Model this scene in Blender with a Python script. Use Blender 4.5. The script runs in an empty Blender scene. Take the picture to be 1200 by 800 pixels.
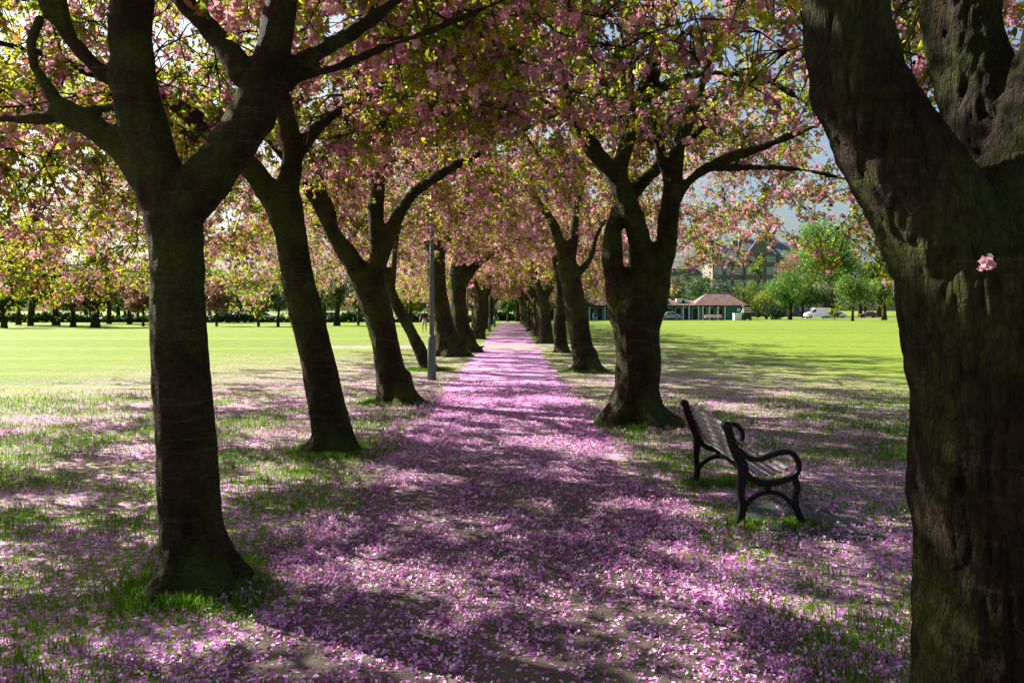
import bpy, bmesh, math, random
import numpy as np
from mathutils import Vector, Matrix, noise

# ------------------------------------------------------------------ camera, sky, sun, exposure
sc = bpy.context.scene
col = sc.collection
H = 1.65                      # eye height
F = 933.0                     # focal length in pixels of the 1200 px wide photograph
HY = 364.0                    # row of the horizon
cam_d = bpy.data.cameras.new('camera'); cam = bpy.data.objects.new('camera', cam_d); col.objects.link(cam)
cam_d.lens = 28.0; cam_d.sensor_width = 36.0; cam_d.shift_y = -36 / 1200
cam_d.clip_start = 0.05; cam_d.clip_end = 6000
cam.location = (0, 0, H); cam.rotation_euler = (math.radians(90), 0, 0)
sc.camera = cam

SUN_EL = math.radians(39); SUN_AZ = math.radians(-60)      # azimuth from +Y, minus = to the left
world = bpy.data.worlds.new('World'); sc.world = world; world.use_nodes = True
wn = world.node_tree; bg = wn.nodes['Background']
sky = wn.nodes.new('ShaderNodeTexSky'); sky.sky_type = 'NISHITA'; sky.sun_disc = False
sky.sun_elevation = SUN_EL; sky.sun_rotation = SUN_AZ
sky.air_density = 1.0; sky.dust_density = 4.0; sky.ozone_density = 1.5
wn.links.new(sky.outputs[0], bg.inputs[0]); bg.inputs[1].default_value = 0.05
sun_d = bpy.data.lights.new('sun', 'SUN'); sun_d.energy = 5.0; sun_d.angle = math.radians(0.53)
sun_d.color = (1.0, 0.93, 0.80)
sun = bpy.data.objects.new('sun', sun_d); col.objects.link(sun)
sdir = Vector((math.sin(SUN_AZ) * math.cos(SUN_EL), math.cos(SUN_AZ) * math.cos(SUN_EL), math.sin(SUN_EL)))
sun.rotation_euler = sdir.to_track_quat('Z', 'Y').to_euler(); sun.location = (-30, 20, 30)
sc.view_settings.view_transform = 'Standard'; sc.view_settings.look = 'None'
sc.view_settings.exposure = 1.85; sc.view_settings.gamma = 1.0
sc.render.engine = 'CYCLES'
sc.cycles.max_bounces = 5; sc.cycles.diffuse_bounces = 2; sc.cycles.transmission_bounces = 4
sc.cycles.transparent_max_bounces = 4; sc.cycles.caustics_reflective = False; sc.cycles.caustics_refractive = False

rng = np.random.default_rng(7)
random.seed(7)

# ------------------------------------------------------------------ helpers
def at(px, py, Y):
    return np.array(((px - 600.0) / F * Y, Y, H - (py - HY) / F * Y))

def tag(o, label=None, cat=None, group=None, kind=None):
    if label: o['label'] = label
    if cat: o['category'] = cat
    if group: o['group'] = group
    if kind: o['kind'] = kind
    return o

def link(o, parent=None):
    col.objects.link(o)
    if parent is not None: o.parent = parent
    return o

def empty(name, loc=(0, 0, 0), rz=0.0):
    o = bpy.data.objects.new(name, None); col.objects.link(o)
    o.location = loc; o.rotation_euler = (0, 0, rz); o.empty_display_size = 0.2
    return o

def obj(name, me, mat=None, parent=None):
    o = bpy.data.objects.new(name, me)
    if mat is not None:
        me.materials.clear()
        for m in (mat if isinstance(mat, (list, tuple)) else [mat]): me.materials.append(m)
    return link(o, parent)

def poly_mesh(name, verts, faces_flat, per, smooth=False, tint=None, matidx=None):
    """verts (N,3), faces_flat (M,per)."""
    verts = np.asarray(verts, dtype=np.float32).reshape(-1, 3)
    f = np.asarray(faces_flat, dtype=np.int32).reshape(-1, per)
    me = bpy.data.meshes.new(name)
    me.vertices.add(len(verts)); me.vertices.foreach_set('co', verts.ravel())
    me.loops.add(f.size); me.loops.foreach_set('vertex_index', f.ravel())
    me.polygons.add(len(f))
    me.polygons.foreach_set('loop_start', np.arange(0, f.size, per, dtype=np.int32))
    me.polygons.foreach_set('loop_total', np.full(len(f), per, dtype=np.int32))
    if smooth: me.polygons.foreach_set('use_smooth', np.ones(len(f), dtype=bool))
    if matidx is not None: me.polygons.foreach_set('material_index', np.asarray(matidx, dtype=np.int32))
    if tint is not None:
        a = me.attributes.new('tint', 'FLOAT', 'FACE'); a.data.foreach_set('value', np.asarray(tint, dtype=np.float32))
    me.update(calc_edges=True)
    return me

class MB:
    """collects boxes, tubes and prisms, links them as one mesh object"""
    def __init__(s): s.v = []; s.f = []; s.n = 0
    def add(s, vs, fs):
        s.v.extend([tuple(map(float, v)) for v in vs]); s.f.extend([tuple(i + s.n for i in f) for f in fs]); s.n += len(vs)
    def box(s, c, d, rz=0.0):
        x, y, z = d[0] / 2, d[1] / 2, d[2] / 2
        cs, sn = math.cos(rz), math.sin(rz)
        vs = [(c[0] + a * x * cs - b * y * sn, c[1] + a * x * sn + b * y * cs, c[2] + e * z) for e in (-1, 1) for a, b in ((-1, -1), (1, -1), (1, 1), (-1, 1))]
        s.add(vs, [(3, 2, 1, 0), (4, 5, 6, 7), (0, 1, 5, 4), (1, 2, 6, 5), (2, 3, 7, 6), (3, 0, 4, 7)])
    def tube(s, pts, rad, n=8, flat=None):
        vs, fs = tube_geo(pts, rad, n, flat); s.add(vs, fs)
    def prism(s, poly, y0, y1, axis='y'):
        k = len(poly)
        def P(a, b, t): return (a, t, b) if axis == 'y' else ((t, a, b) if axis == 'x' else (a, b, t))
        vs = [P(a, b, y0) for a, b in poly] + [P(a, b, y1) for a, b in poly]
        fs = [tuple(range(k)), tuple(range(2 * k - 1, k - 1, -1))] + [(i, i + k, (i + 1) % k + k, (i + 1) % k) for i in range(k)]
        s.add(vs, fs)
    def mesh(s, name, smooth=False):
        me = bpy.data.meshes.new(name); me.from_pydata(s.v, [], s.f)
        bm = bmesh.new(); bm.from_mesh(me); bmesh.ops.recalc_face_normals(bm, faces=bm.faces); bm.to_mesh(me); bm.free()
        if smooth: me.polygons.foreach_set('use_smooth', np.ones(len(me.polygons), dtype=bool))
        me.update(); return me
    def build(s, name, mat, parent=None, smooth=False, bevel=0.0):
        o = obj(name, s.mesh(name, smooth), mat, parent)
        if bevel:
            m = o.modifiers.new('bevel', 'BEVEL'); m.width = bevel; m.segments = 2; m.limit_method = 'ANGLE'
        return o

def tube_geo(pts, rad, n=8, flat=None):
    pts = [Vector(p) for p in pts]
    if not hasattr(rad, '__len__'): rad = [rad] * len(pts)
    vs, fs = [], []
    up = Vector((0, 0, 1)); side = None
    for i, p in enumerate(pts):
        t = (pts[min(i + 1, len(pts) - 1)] - pts[max(i - 1, 0)])
        if t.length < 1e-9: t = Vector((0, 0, 1))
        t.normalize()
        if side is None:
            a = up if abs(t.z) < 0.9 else Vector((1, 0, 0)); side = t.cross(a).normalized()
        else:
            side = (side - t * side.dot(t))
            side = side.normalized() if side.length > 1e-6 else t.orthogonal().normalized()
        u = t.cross(side)
        for k in range(n):
            a = 2 * math.pi * k / n
            vs.append(p + (side * math.cos(a) + u * math.sin(a)) * rad[i])
        if i:
            b = (i - 1) * n
            for k in range(n): fs.append((b + k, b + (k + 1) % n, b + n + (k + 1) % n, b + n + k))
    fs.append(tuple(range(n - 1, -1, -1))); e = (len(pts) - 1) * n; fs.append(tuple(range(e, e + n)))
    return vs, fs

def catmull(P, step):
    """P: array (k,d) of control points, first 3 dims are position"""
    P = np.asarray(P, dtype=float)
    if len(P) == 2: Q = np.vstack([2 * P[0] - P[1], P, 2 * P[1] - P[0]])
    else: Q = np.vstack([2 * P[0] - P[1], P, 2 * P[-1] - P[-2]])
    out = []
    for i in range(1, len(Q) - 2):
        L = np.linalg.norm(Q[i + 1, :3] - Q[i, :3]); k = max(1, int(L / step))
        for t in np.arange(k) / k:
            a, b, c, d = Q[i - 1], Q[i], Q[i + 1], Q[i + 2]
            out.append(0.5 * (2 * b + (c - a) * t + (2 * a - 5 * b + 4 * c - d) * t * t + (3 * b - a - 3 * c + d) * t ** 3))
    out.append(P[-1]); return np.array(out)

# ------------------------------------------------------------------ materials
def new_mat(name):
    m = bpy.data.materials.new(name); m.use_nodes = True
    nt = m.node_tree; b = nt.nodes['Principled BSDF']; b.inputs['Specular IOR Level'].default_value = 0.3
    return m, nt, b
def ramp(nt, stops, interp='LINEAR'):
    r = nt.nodes.new('ShaderNodeValToRGB'); e = r.color_ramp.elements; r.color_ramp.interpolation = interp
    while len(e) > 1: e.remove(e[-1])
    e[0].position = stops[0][0]; e[0].color = (*stops[0][1], 1)
    for p, c in stops[1:]:
        x = e.new(p); x.color = (*c, 1)
    return r
def tex_noise(nt, vec, scale, detail=4, rough=0.6, dist=0.0):
    n = nt.nodes.new('ShaderNodeTexNoise'); n.inputs['Scale'].default_value = scale
    n.inputs['Detail'].default_value = detail; n.inputs['Roughness'].default_value = rough; n.inputs['Distortion'].default_value = dist
    if vec is not None: nt.links.new(vec, n.inputs['Vector'])
    return n
def mapping(nt, scale, src='Object'):
    t = nt.nodes.new('ShaderNodeTexCoord'); m = nt.nodes.new('ShaderNodeMapping')
    m.inputs['Scale'].default_value = scale; nt.links.new(t.outputs[src], m.inputs['Vector']); return m.outputs[0]
def mix(nt, fac, a, b, mode='MIX'):
    m = nt.nodes.new('ShaderNodeMix'); m.data_type = 'RGBA'; m.blend_type = mode
    for s, v in ((m.inputs[0], fac), (m.inputs[6], a), (m.inputs[7], b)):
        if isinstance(v, (int, float)): s.default_value = v
        elif isinstance(v, tuple): s.default_value = (*v, 1)
        else: nt.links.new(v, s)
    return m.outputs[2]
def math_n(nt, op, a, b=0.0, c=None):
    m = nt.nodes.new('ShaderNodeMath'); m.operation = op
    for s, v in zip(m.inputs, (a, b, c)):
        if v is None: continue
        if isinstance(v, (int, float)): s.default_value = v
        else: nt.links.new(v, s)
    return m.outputs[0]

def plain(name, c, rough=0.6, metal=0.0, var=0.15, scale=6.0, spec=0.3, bump=0.0):
    m, nt, b = new_mat(name)
    n = tex_noise(nt, mapping(nt, (1, 1, 1)), scale, 5)
    lo = tuple(x * (1 - var) for x in c); hi = tuple(min(1, x * (1 + var)) for x in c)
    r = ramp(nt, [(0.3, lo), (0.7, hi)]); nt.links.new(n.outputs[0], r.inputs[0]); nt.links.new(r.outputs[0], b.inputs['Base Color'])
    b.inputs['Roughness'].default_value = rough; b.inputs['Metallic'].default_value = metal; b.inputs['Specular IOR Level'].default_value = spec
    if bump:
        bp = nt.nodes.new('ShaderNodeBump'); bp.inputs['Strength'].default_value = 0.6; bp.inputs['Distance'].default_value = bump
        nt.links.new(n.outputs[0], bp.inputs['Height']); nt.links.new(bp.outputs[0], b.inputs['Normal'])
    return m

def leafy(name, stops, trans=0.5, rough=0.5, spec=0.25, boost=1.0):
    """thin foliage: reflects and lets light through, colour picked by the per-face tint"""
    m, nt, b = new_mat(name)
    a = nt.nodes.new('ShaderNodeAttribute'); a.attribute_name = 'tint'
    r = ramp(nt, stops); nt.links.new(a.outputs['Fac'], r.inputs[0])
    oi = nt.nodes.new('ShaderNodeObjectInfo')
    hs = nt.nodes.new('ShaderNodeHueSaturation'); nt.links.new(r.outputs[0], hs.inputs['Color'])
    nt.links.new(math_n(nt, 'MULTIPLY_ADD', oi.outputs['Random'], 0.03, 0.485), hs.inputs['Hue'])
    nt.links.new(math_n(nt, 'MULTIPLY_ADD', oi.outputs['Random'], 0.3, 0.85), hs.inputs['Value'])
    nt.links.new(hs.outputs[0], b.inputs['Base Color'])
    b.inputs['Roughness'].default_value = rough; b.inputs['Specular IOR Level'].default_value = spec
    tr = nt.nodes.new('ShaderNodeBsdfTranslucent')
    nt.links.new(mix(nt, 1.0, hs.outputs[0], (boost, boost, boost * 0.8), 'MULTIPLY'), tr.inputs['Color'])
    ms = nt.nodes.new('ShaderNodeMixShader'); ms.inputs[0].default_value = trans
    nt.links.new(b.outputs[0], ms.inputs[1]); nt.links.new(tr.outputs[0], ms.inputs[2])
    nt.links.new(ms.outputs[0], nt.nodes['Material Output'].inputs['Surface'])
    return m

def bark_mat(name, furrow, moss):
    m, nt, b = new_mat(name)
    base = tex_noise(nt, mapping(nt, (1, 1, 1)), 3.0, 6, 0.65)
    bands = tex_noise(nt, mapping(nt, (1.6, 1.6, 16)), 2.2, 5, 0.6, 0.5)
    fur = tex_noise(nt, mapping(nt, (14, 14, 1.6)), 2.0, 6, 0.7, 1.2)
    fine = tex_noise(nt, mapping(nt, (1, 1, 1)), 40, 5, 0.7)
    r0 = ramp(nt, [(0.3, (0.014, 0.010, 0.006)), (0.55, (0.040, 0.029, 0.016)), (0.75, (0.095, 0.070, 0.040))]); nt.links.new(base.outputs[0], r0.inputs[0])
    r1 = ramp(nt, [(0.585, (0, 0, 0)), (0.64, (1, 1, 1))]); nt.links.new(bands.outputs[0], r1.inputs[0])
    c = mix(nt, math_n(nt, 'MULTIPLY', r1.outputs[0], 0.55 * (1 - furrow * .5)), r0.outputs[0], (0.105, 0.085, 0.06))
    r3 = ramp(nt, [(0.38, (1, 1, 1)), (0.5, (0, 0, 0))]); nt.links.new(fur.outputs[0], r3.inputs[0])
    c = mix(nt, math_n(nt, 'MULTIPLY', r3.outputs[0], 0.3 + furrow * 0.5), c, (0.008, 0.007, 0.005))
    mo = tex_noise(nt, mapping(nt, (1, 1, 0.7)), 1.7, 7, 0.7)
    r2 = ramp(nt, [(0.46, (0, 0, 0)), (0.60, (1, 1, 1))]); nt.links.new(mo.outputs[0], r2.inputs[0])
    c = mix(nt, math_n(nt, 'MULTIPLY', r2.outputs[0], moss), c, (0.058, 0.080, 0.012))
    r4 = ramp(nt, [(0.3, (0.65, 0.65, 0.65)), (0.7, (1.3, 1.3, 1.3))]); nt.links.new(fine.outputs[0], r4.inputs[0])
    c = mix(nt, 1.0, c, r4.outputs[0], 'MULTIPLY')
    b.inputs['Roughness'].default_value = 0.85; b.inputs['Specular IOR Level'].default_value = 0.12
    vo = nt.nodes.new('ShaderNodeTexVoronoi'); vo.feature = 'DISTANCE_TO_EDGE'; vo.inputs['Scale'].default_value = 1.0
    wv = nt.nodes.new('ShaderNodeVectorMath'); wv.operation = 'ADD'; nt.links.new(mapping(nt, (44, 44, 12) if furrow > .5 else (22, 22, 34)), wv.inputs[0]); nt.links.new(tex_noise(nt, mapping(nt, (1, 1, 1)), 9, 3).outputs['Color'], wv.inputs[1]); nt.links.new(wv.outputs[0], vo.inputs['Vector'])
    rv = ramp(nt, [(0.0, (0, 0, 0)), (0.12, (1, 1, 1))]); nt.links.new(vo.outputs['Distance'], rv.inputs[0])
    nt.links.new(mix(nt, math_n(nt, 'MULTIPLY', math_n(nt, 'SUBTRACT', 1.0, rv.outputs[0]), 0.15 + .2 * furrow), c, (0.006, 0.005, 0.004)), b.inputs['Base Color'])
    h = math_n(nt, 'ADD', math_n(nt, 'MULTIPLY', bands.outputs[0], 0.6), math_n(nt, 'MULTIPLY', fur.outputs[0], 0.5 + furrow))
    h = math_n(nt, 'ADD', h, math_n(nt, 'MULTIPLY', fine.outputs[0], 0.35))
    h = math_n(nt, 'ADD', h, math_n(nt, 'MULTIPLY', rv.outputs[0], 0.10 + .15 * furrow))
    bp = nt.nodes.new('ShaderNodeBump'); bp.inputs['Strength'].default_value = 1.0; bp.inputs['Distance'].default_value = 0.045 + 0.03 * furrow
    nt.links.new(h, bp.inputs['Height']); nt.links.new(bp.outputs[0], b.inputs['Normal'])
    return m

BARK = bark_mat('cherry_bark', 0.15, 0.75)
BARK_OLD = bark_mat('furrowed_cherry_bark', 1.0, 0.9)
LEAF = leafy('young_leaves', [(0.0, (0.09, 0.15, 0.02)), (0.35, (0.20, 0.27, 0.025)), (0.7, (0.42, 0.42, 0.03)), (0.88, (0.46, 0.33, 0.04)), (1.0, (0.28, 0.11, 0.05))], 0.62, 0.45, 0.3)
PINK = leafy('pink_blossom', [(0.0, (0.36, 0.12, 0.22)), (0.4, (0.52, 0.24, 0.36)), (0.75, (0.68, 0.38, 0.51)), (1.0, (0.84, 0.60, 0.72))], 0.42, 0.6, 0.15)
PETAL = leafy('fallen_petals', [(0.0, (0.32, 0.06, 0.28)), (0.35, (0.52, 0.16, 0.52)), (0.7, (0.72, 0.36, 0.72)), (0.92, (0.90, 0.74, 0.86)), (1.0, (0.30, 0.14, 0.09))], 0.2, 0.6, 0.15)
GRASS = leafy('grass_blades', [(0.0, (0.03, 0.09, 0.008)), (0.5, (0.085, 0.20, 0.012)), (0.9, (0.19, 0.32, 0.02)), (1.0, (0.34, 0.33, 0.09))], 0.5, 0.6, 0.08)

def petal_layer(nt, under, dens_sock, scale, tint_hi=1.0):
    """petals lying on a surface: voronoi cells of about 2 cm, a share of them pink"""
    v = nt.nodes.new('ShaderNodeTexVoronoi'); v.inputs['Scale'].default_value = scale
    nt.links.new(mapping(nt, (1, 1, 1)), v.inputs['Vector'])
    sep = nt.nodes.new('ShaderNodeSeparateColor'); nt.links.new(v.outputs['Color'], sep.inputs[0])
    r = ramp(nt, [(0.0, (0.26, 0.08, 0.26)), (0.4, (0.41, 0.15, 0.44)), (0.8, (0.56, 0.30, 0.58)), (1.0, (0.76, 0.50, 0.72))]); nt.links.new(sep.outputs[1], r.inputs[0])
    m = math_n(nt, 'LESS_THAN', sep.outputs[0], dens_sock)
    return mix(nt, m, under, r.outputs[0]), m

def ground_mat():
    m, nt, b = new_mat('lawn')
    big = tex_noise(nt, mapping(nt, (1, 1, 1)), 0.12, 5, 0.6)
    mid = tex_noise(nt, mapping(nt, (1, 1, 1)), 1.6, 6, 0.7)
    fine = tex_noise(nt, mapping(nt, (1, 1, 1)), 45, 4, 0.7)
    mow = tex_noise(nt, mapping(nt, (0.02, 0.45, 1)), 1.0, 3, 0.5)
    r = ramp(nt, [(0.3, (0.045, 0.095, 0.008)), (0.5, (0.105, 0.165, 0.012)), (0.72, (0.200, 0.215, 0.032))]); nt.links.new(mid.outputs[0], r.inputs[0])
    c = mix(nt, math_n(nt, 'MULTIPLY', big.outputs[0], .7), r.outputs[0], (0.145, 0.200, 0.016))
    rm = ramp(nt, [(0.35, (0.78, 0.84, 0.78)), (0.65, (1.18, 1.12, 1.15))]); nt.links.new(mow.outputs[0], rm.inputs[0]); c = mix(nt, 1.0, c, rm.outputs[0], 'MULTIPLY')
    rf = ramp(nt, [(0.3, (0.6, 0.6, 0.6)), (0.7, (1.35, 1.35, 1.35))]); nt.links.new(fine.outputs[0], rf.inputs[0]); c = mix(nt, 1.0, c, rf.outputs[0], 'MULTIPLY')
    tc = nt.nodes.new('ShaderNodeTexCoord'); sp = nt.nodes.new('ShaderNodeSeparateXYZ'); nt.links.new(tc.outputs['Object'], sp.inputs[0])
    ax = math_n(nt, 'ABSOLUTE', math_n(nt, 'ADD', sp.outputs[0], 1.2))
    mr = nt.nodes.new('ShaderNodeMapRange'); mr.inputs[1].default_value = 12.0; mr.inputs[2].default_value = 4.0; mr.inputs[3].default_value = 0.0; mr.inputs[4].default_value = 0.55
    nt.links.new(ax, mr.inputs[0])
    my = nt.nodes.new('ShaderNodeMapRange'); my.inputs[1].default_value = 34.0; my.inputs[2].default_value = 12.0; my.inputs[3].default_value = 0.12; my.inputs[4].default_value = 1.0
    nt.links.new(sp.outputs[1], my.inputs[0])
    pn = tex_noise(nt, mapping(nt, (1, 1, 1)), 0.9, 5, 0.65)
    rp = ramp(nt, [(0.35, (0.35, 0.35, 0.35)), (0.62, (1.35, 1.35, 1.35))]); nt.links.new(pn.outputs[0], rp.inputs[0])
    d = math_n(nt, 'MULTIPLY', math_n(nt, 'MULTIPLY', mr.outputs[0], my.outputs[0]), rp.outputs[0])
    c, pm = petal_layer(nt, c, d, 42)
    nt.links.new(c, b.inputs['Base Color']); b.inputs['Roughness'].default_value = 0.85; b.inputs['Specular IOR Level'].default_value = 0.15
    bp = nt.nodes.new('ShaderNodeBump'); bp.inputs['Strength'].default_value = 0.7; bp.inputs['Distance'].default_value = 0.02
    nt.links.new(math_n(nt, 'ADD', fine.outputs[0], pm), bp.inputs['Height']); nt.links.new(bp.outputs[0], b.inputs['Normal'])
    return m

def asphalt_mat(name, dens, base):
    m, nt, b = new_mat(name)
    grain = tex_noise(nt, mapping(nt, (1, 1, 1)), 130, 4, 0.8)
    big = tex_noise(nt, mapping(nt, (1, 1, 1)), 1.3, 5, 0.6)
    r = ramp(nt, [(0.3, tuple(x * .55 for x in base)), (0.5, base), (0.72, tuple(x * 1.7 for x in base))]); nt.links.new(grain.outputs[0], r.inputs[0])
    rb = ramp(nt, [(0.35, (0.75, 0.72, 0.7)), (0.65, (1.15, 1.13, 1.1))]); nt.links.new(big.outputs[0], rb.inputs[0])
    c = mix(nt, 1.0, r.outputs[0], rb.outputs[0], 'MULTIPLY')
    if dens:
        tc = nt.nodes.new('ShaderNodeTexCoord'); sp = nt.nodes.new('ShaderNodeSeparateXYZ'); nt.links.new(tc.outputs['Object'], sp.inputs[0])
        my = nt.nodes.new('ShaderNodeMapRange'); my.inputs[1].default_value = 7.0; my.inputs[2].default_value = 15.0; my.inputs[3].default_value = 0.08; my.inputs[4].default_value = dens
        nt.links.new(sp.outputs[1], my.inputs[0])
        my2 = nt.nodes.new('ShaderNodeMapRange'); my2.inputs[1].default_value = 28.0; my2.inputs[2].default_value = 60.0; my2.inputs[3].default_value = 1.0; my2.inputs[4].default_value = 0.42
        nt.links.new(sp.outputs[1], my2.inputs[0])
        pn = tex_noise(nt, mapping(nt, (1, 1, 1)), 1.1, 5, 0.65)
        rp = ramp(nt, [(0.35, (0.7, 0.7, 0.7)), (0.6, (1.1, 1.1, 1.1))]); nt.links.new(pn.outputs[0], rp.inputs[0])
        c, pm = petal_layer(nt, c, math_n(nt, 'MULTIPLY', math_n(nt, 'MULTIPLY', my.outputs[0], my2.outputs[0]), rp.outputs[0]), 45)
    nt.links.new(c, b.inputs['Base Color']); b.inputs['Roughness'].default_value = 0.75
    bp = nt.nodes.new('ShaderNodeBump'); bp.inputs['Strength'].default_value = 0.6; bp.inputs['Distance'].default_value = 0.006
    nt.links.new(grain.outputs[0], bp.inputs['Height']); nt.links.new(bp.outputs[0], b.inputs['Normal'])
    return m

# ------------------------------------------------------------------ the ground, paths and road
def sheet(name, xs0, xs1, ys, z, mat):
    """strip between two wavering edges along Y"""
    v, f = [], []
    for i, y in enumerate(ys):
        v += [(xs0(y), y, z), (xs1(y), y, z)]
        if i: f.append((2 * i - 2, 2 * i - 1, 2 * i + 1, 2 * i))
    return tag(obj(name, poly_mesh(name, v, f, 4), mat), kind='structure')

LAWN = ground_mat()
xs = np.concatenate([[-2500, -600, -150, -60], np.linspace(-30, 30, 13), [60, 150, 600, 2500]]); ysg = np.concatenate([[-600, -60], np.linspace(-10, 60, 15), [100, 250, 700, 4000]])
gv = np.array([(x, y, 0.0) for y in ysg for x in xs]); nx = len(xs)
gf = [(j * nx + i, j * nx + i + 1, (j + 1) * nx + i + 1, (j + 1) * nx + i) for j in range(len(ysg) - 1) for i in range(nx - 1)]
tag(obj('ground', poly_mesh('ground', gv, gf, 4), LAWN), kind='structure')

PATH = asphalt_mat('path_asphalt', 0.8, (0.070, 0.058, 0.046))
def w1(y): return 0.09 * math.sin(y * 1.7) + 0.05 * math.sin(y * 4.3 + 1) + 0.03 * math.sin(y * 9.1)
def path_l(y): return -1.32 - 0.003 * y + w1(y)
def path_r(y): return 1.16 + 0.0 * y + w1(y + 31)
sheet('path', path_l, path_r, np.concatenate([np.arange(-6, 33.9, 0.15), [34.0]]), 0.004, PATH)
sheet('path', path_l, path_r, np.concatenate([[38.6], np.arange(39, 112, 0.6)]), 0.004, PATH)
CROSS = asphalt_mat('crossing_asphalt', 0, (0.22, 0.19, 0.18))
cp = poly_mesh('crossing_path', [(-8.5, 35.2, 0.004), (-1.5, 34.0, 0.004), (1.25, 34.0, 0.004), (7.5, 35.6, 0.004), (-8.5, 37.0, 0.004), (-1.5, 38.6, 0.004), (1.25, 38.6, 0.004), (7.5, 37.4, 0.004)], [(0, 1, 5, 4), (1, 2, 6, 5), (2, 3, 7, 6)], 4)
tag(obj('crossing_path', cp, CROSS), kind='structure')
ROAD = asphalt_mat('road_asphalt', 0, (0.16, 0.17, 0.18))
sheet('road', lambda y: 58 + (y - 168) * 0.2, lambda y: 400, [168, 186], 0.012, ROAD)
tag(obj('pavement', poly_mesh('pavement', [(52, 164, .06), (400, 164, .06), (400, 167.6, .06), (52, 167.6, .06)], [(0, 1, 2, 3)], 4), plain('paving', (0.30, 0.29, 0.28), 0.8)), kind='structure')
SLAB = plain('slab_concrete', (0.05, 0.06, 0.066), 0.75, var=0.25, scale=9, bump=0.004)
mb = MB(); mb.box((2.30, 6.35, -0.006), (0.85, 1.25, 0.03)); sl = mb.build('paving_slab', SLAB, bevel=0.008); tag(sl, kind='structure')

# ------------------------------------------------------------------ cherry trees
def skeleton_tubes(mbx, limbs, step=0.12, n=14):
    for L in limbs:
        Q = catmull(L, step)
        vs, fs = tube_geo([q[:3] for q in Q], [max(0.008, q[3]) for q in Q], n)
        mbx.add(vs, fs)

def fuse(mbx, name, voxel, rough_amp, smooth_it=6, lumps=None):
    """union the limb tubes into one surface with soft forks"""
    me = mbx.mesh(name); o = bpy.data.objects.new('tmp', me); col.objects.link(o)
    r = o.modifiers.new('r', 'REMESH'); r.mode = 'VOXEL'; r.voxel_size = voxel; r.use_smooth_shade = True
    s = o.modifiers.new('s', 'SMOOTH'); s.iterations = smooth_it; s.factor = 0.5
    dg = bpy.context.evaluated_depsgraph_get(); dg.update()
    out = bpy.data.meshes.new_from_object(o.evaluated_get(dg)); out.name = name
    bpy.data.objects.remove(o); bpy.data.meshes.remove(me)
    n = len(out.vertices); co = np.empty(n * 3, dtype=np.float32); no = np.empty(n * 3, dtype=np.float32)
    out.vertices.foreach_get('co', co); out.vertices.foreach_get('normal', no)
    co = co.reshape(-1, 3); no = no.reshape(-1, 3)
    d = np.empty(n, dtype=np.float32)
    for i in range(n):
        p = co[i]
        d[i] = noise.noise((p[0] * 3, p[1] * 3, p[2] * 1.5)) * 1.6 + noise.noise((p[0] * 11, p[1] * 11, p[2] * 3.5)) * 0.9 + noise.noise((p[0] * 26, p[1] * 26, p[2] * 9)) * 0.45
    co = co + no * (d * rough_amp)[:, None]
    rk = np.random.default_rng(n)
    for _ in range(26):                               # knots and pruning scars
        p = co[rk.integers(0, n)]; w = rk.uniform(.035, .075)
        dd = ((co - p) ** 2 * (1, 1, .6)).sum(1); co = co + no * (w * .32 * np.exp(-dd / w ** 2) - w * .45 * np.exp(-dd / (w * .38) ** 2))[:, None]
    if lumps is not None: co = lumps(co, no)
    out.vertices.foreach_set('co', co.astype(np.float32).ravel()); out.update()
    out.polygons.foreach_set('use_smooth', np.ones(len(out.polygons), dtype=bool))
    return out

def resample_nodes(limbs, zmin=0.0, step=0.25):
    N = []
    for L in limbs:
        for q in catmull(L, step):
            if q[2] >= zmin: N.append(q)
    return N

def grow(limbs, env, n_targets, r, zmin=2.0, jit=0.10, step=0.28):
    """attach crown targets to the nearest bit of the skeleton. Returns chains [(pts, parent radius)], tips"""
    base = [tuple(q) for q in resample_nodes(limbs, zmin)]
    nodes = np.array([b[:3] for b in base]); rad = np.array([min(b[3], 0.12) for b in base])
    T = env(n_targets, r)
    c0 = nodes.mean(0); order = np.argsort(np.linalg.norm((T - c0) * (1, 1, 1.4), axis=1)); T = T[order]
    chains = []
    for t in T:
        dv = nodes - t; d = np.linalg.norm(dv, axis=1) + 0.35 * np.maximum(0, nodes[:, 2] - t[2] - 0.6)
        k = int(np.argmin(d / (0.55 + rad * 3.0) if False else d)); p0 = nodes[k]; L = np.linalg.norm(t - p0)
        if L < 0.25: continue
        m = max(2, int(L / step)); s = np.linspace(0, 1, m + 1)[:, None]
        pts = p0 + (t - p0) * s
        sag = np.sin(s[:, 0] * math.pi) * L * r.uniform(0.03, 0.16); pts[:, 2] += sag
        if m > 1: pts[1:-1] += r.normal(0, jit * min(1, L / 1.5) * 0.55, (m - 1, 3))
        r0 = min(rad[k] * 0.70, 0.018 + 0.024 * L); rr = r0 + (0.009 - r0) * s[:, 0] ** 0.75
        chains.append((pts, rr))
        nodes = np.vstack([nodes, pts[1:]]); rad = np.concatenate([rad, rr[1:]])
    return chains

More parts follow.
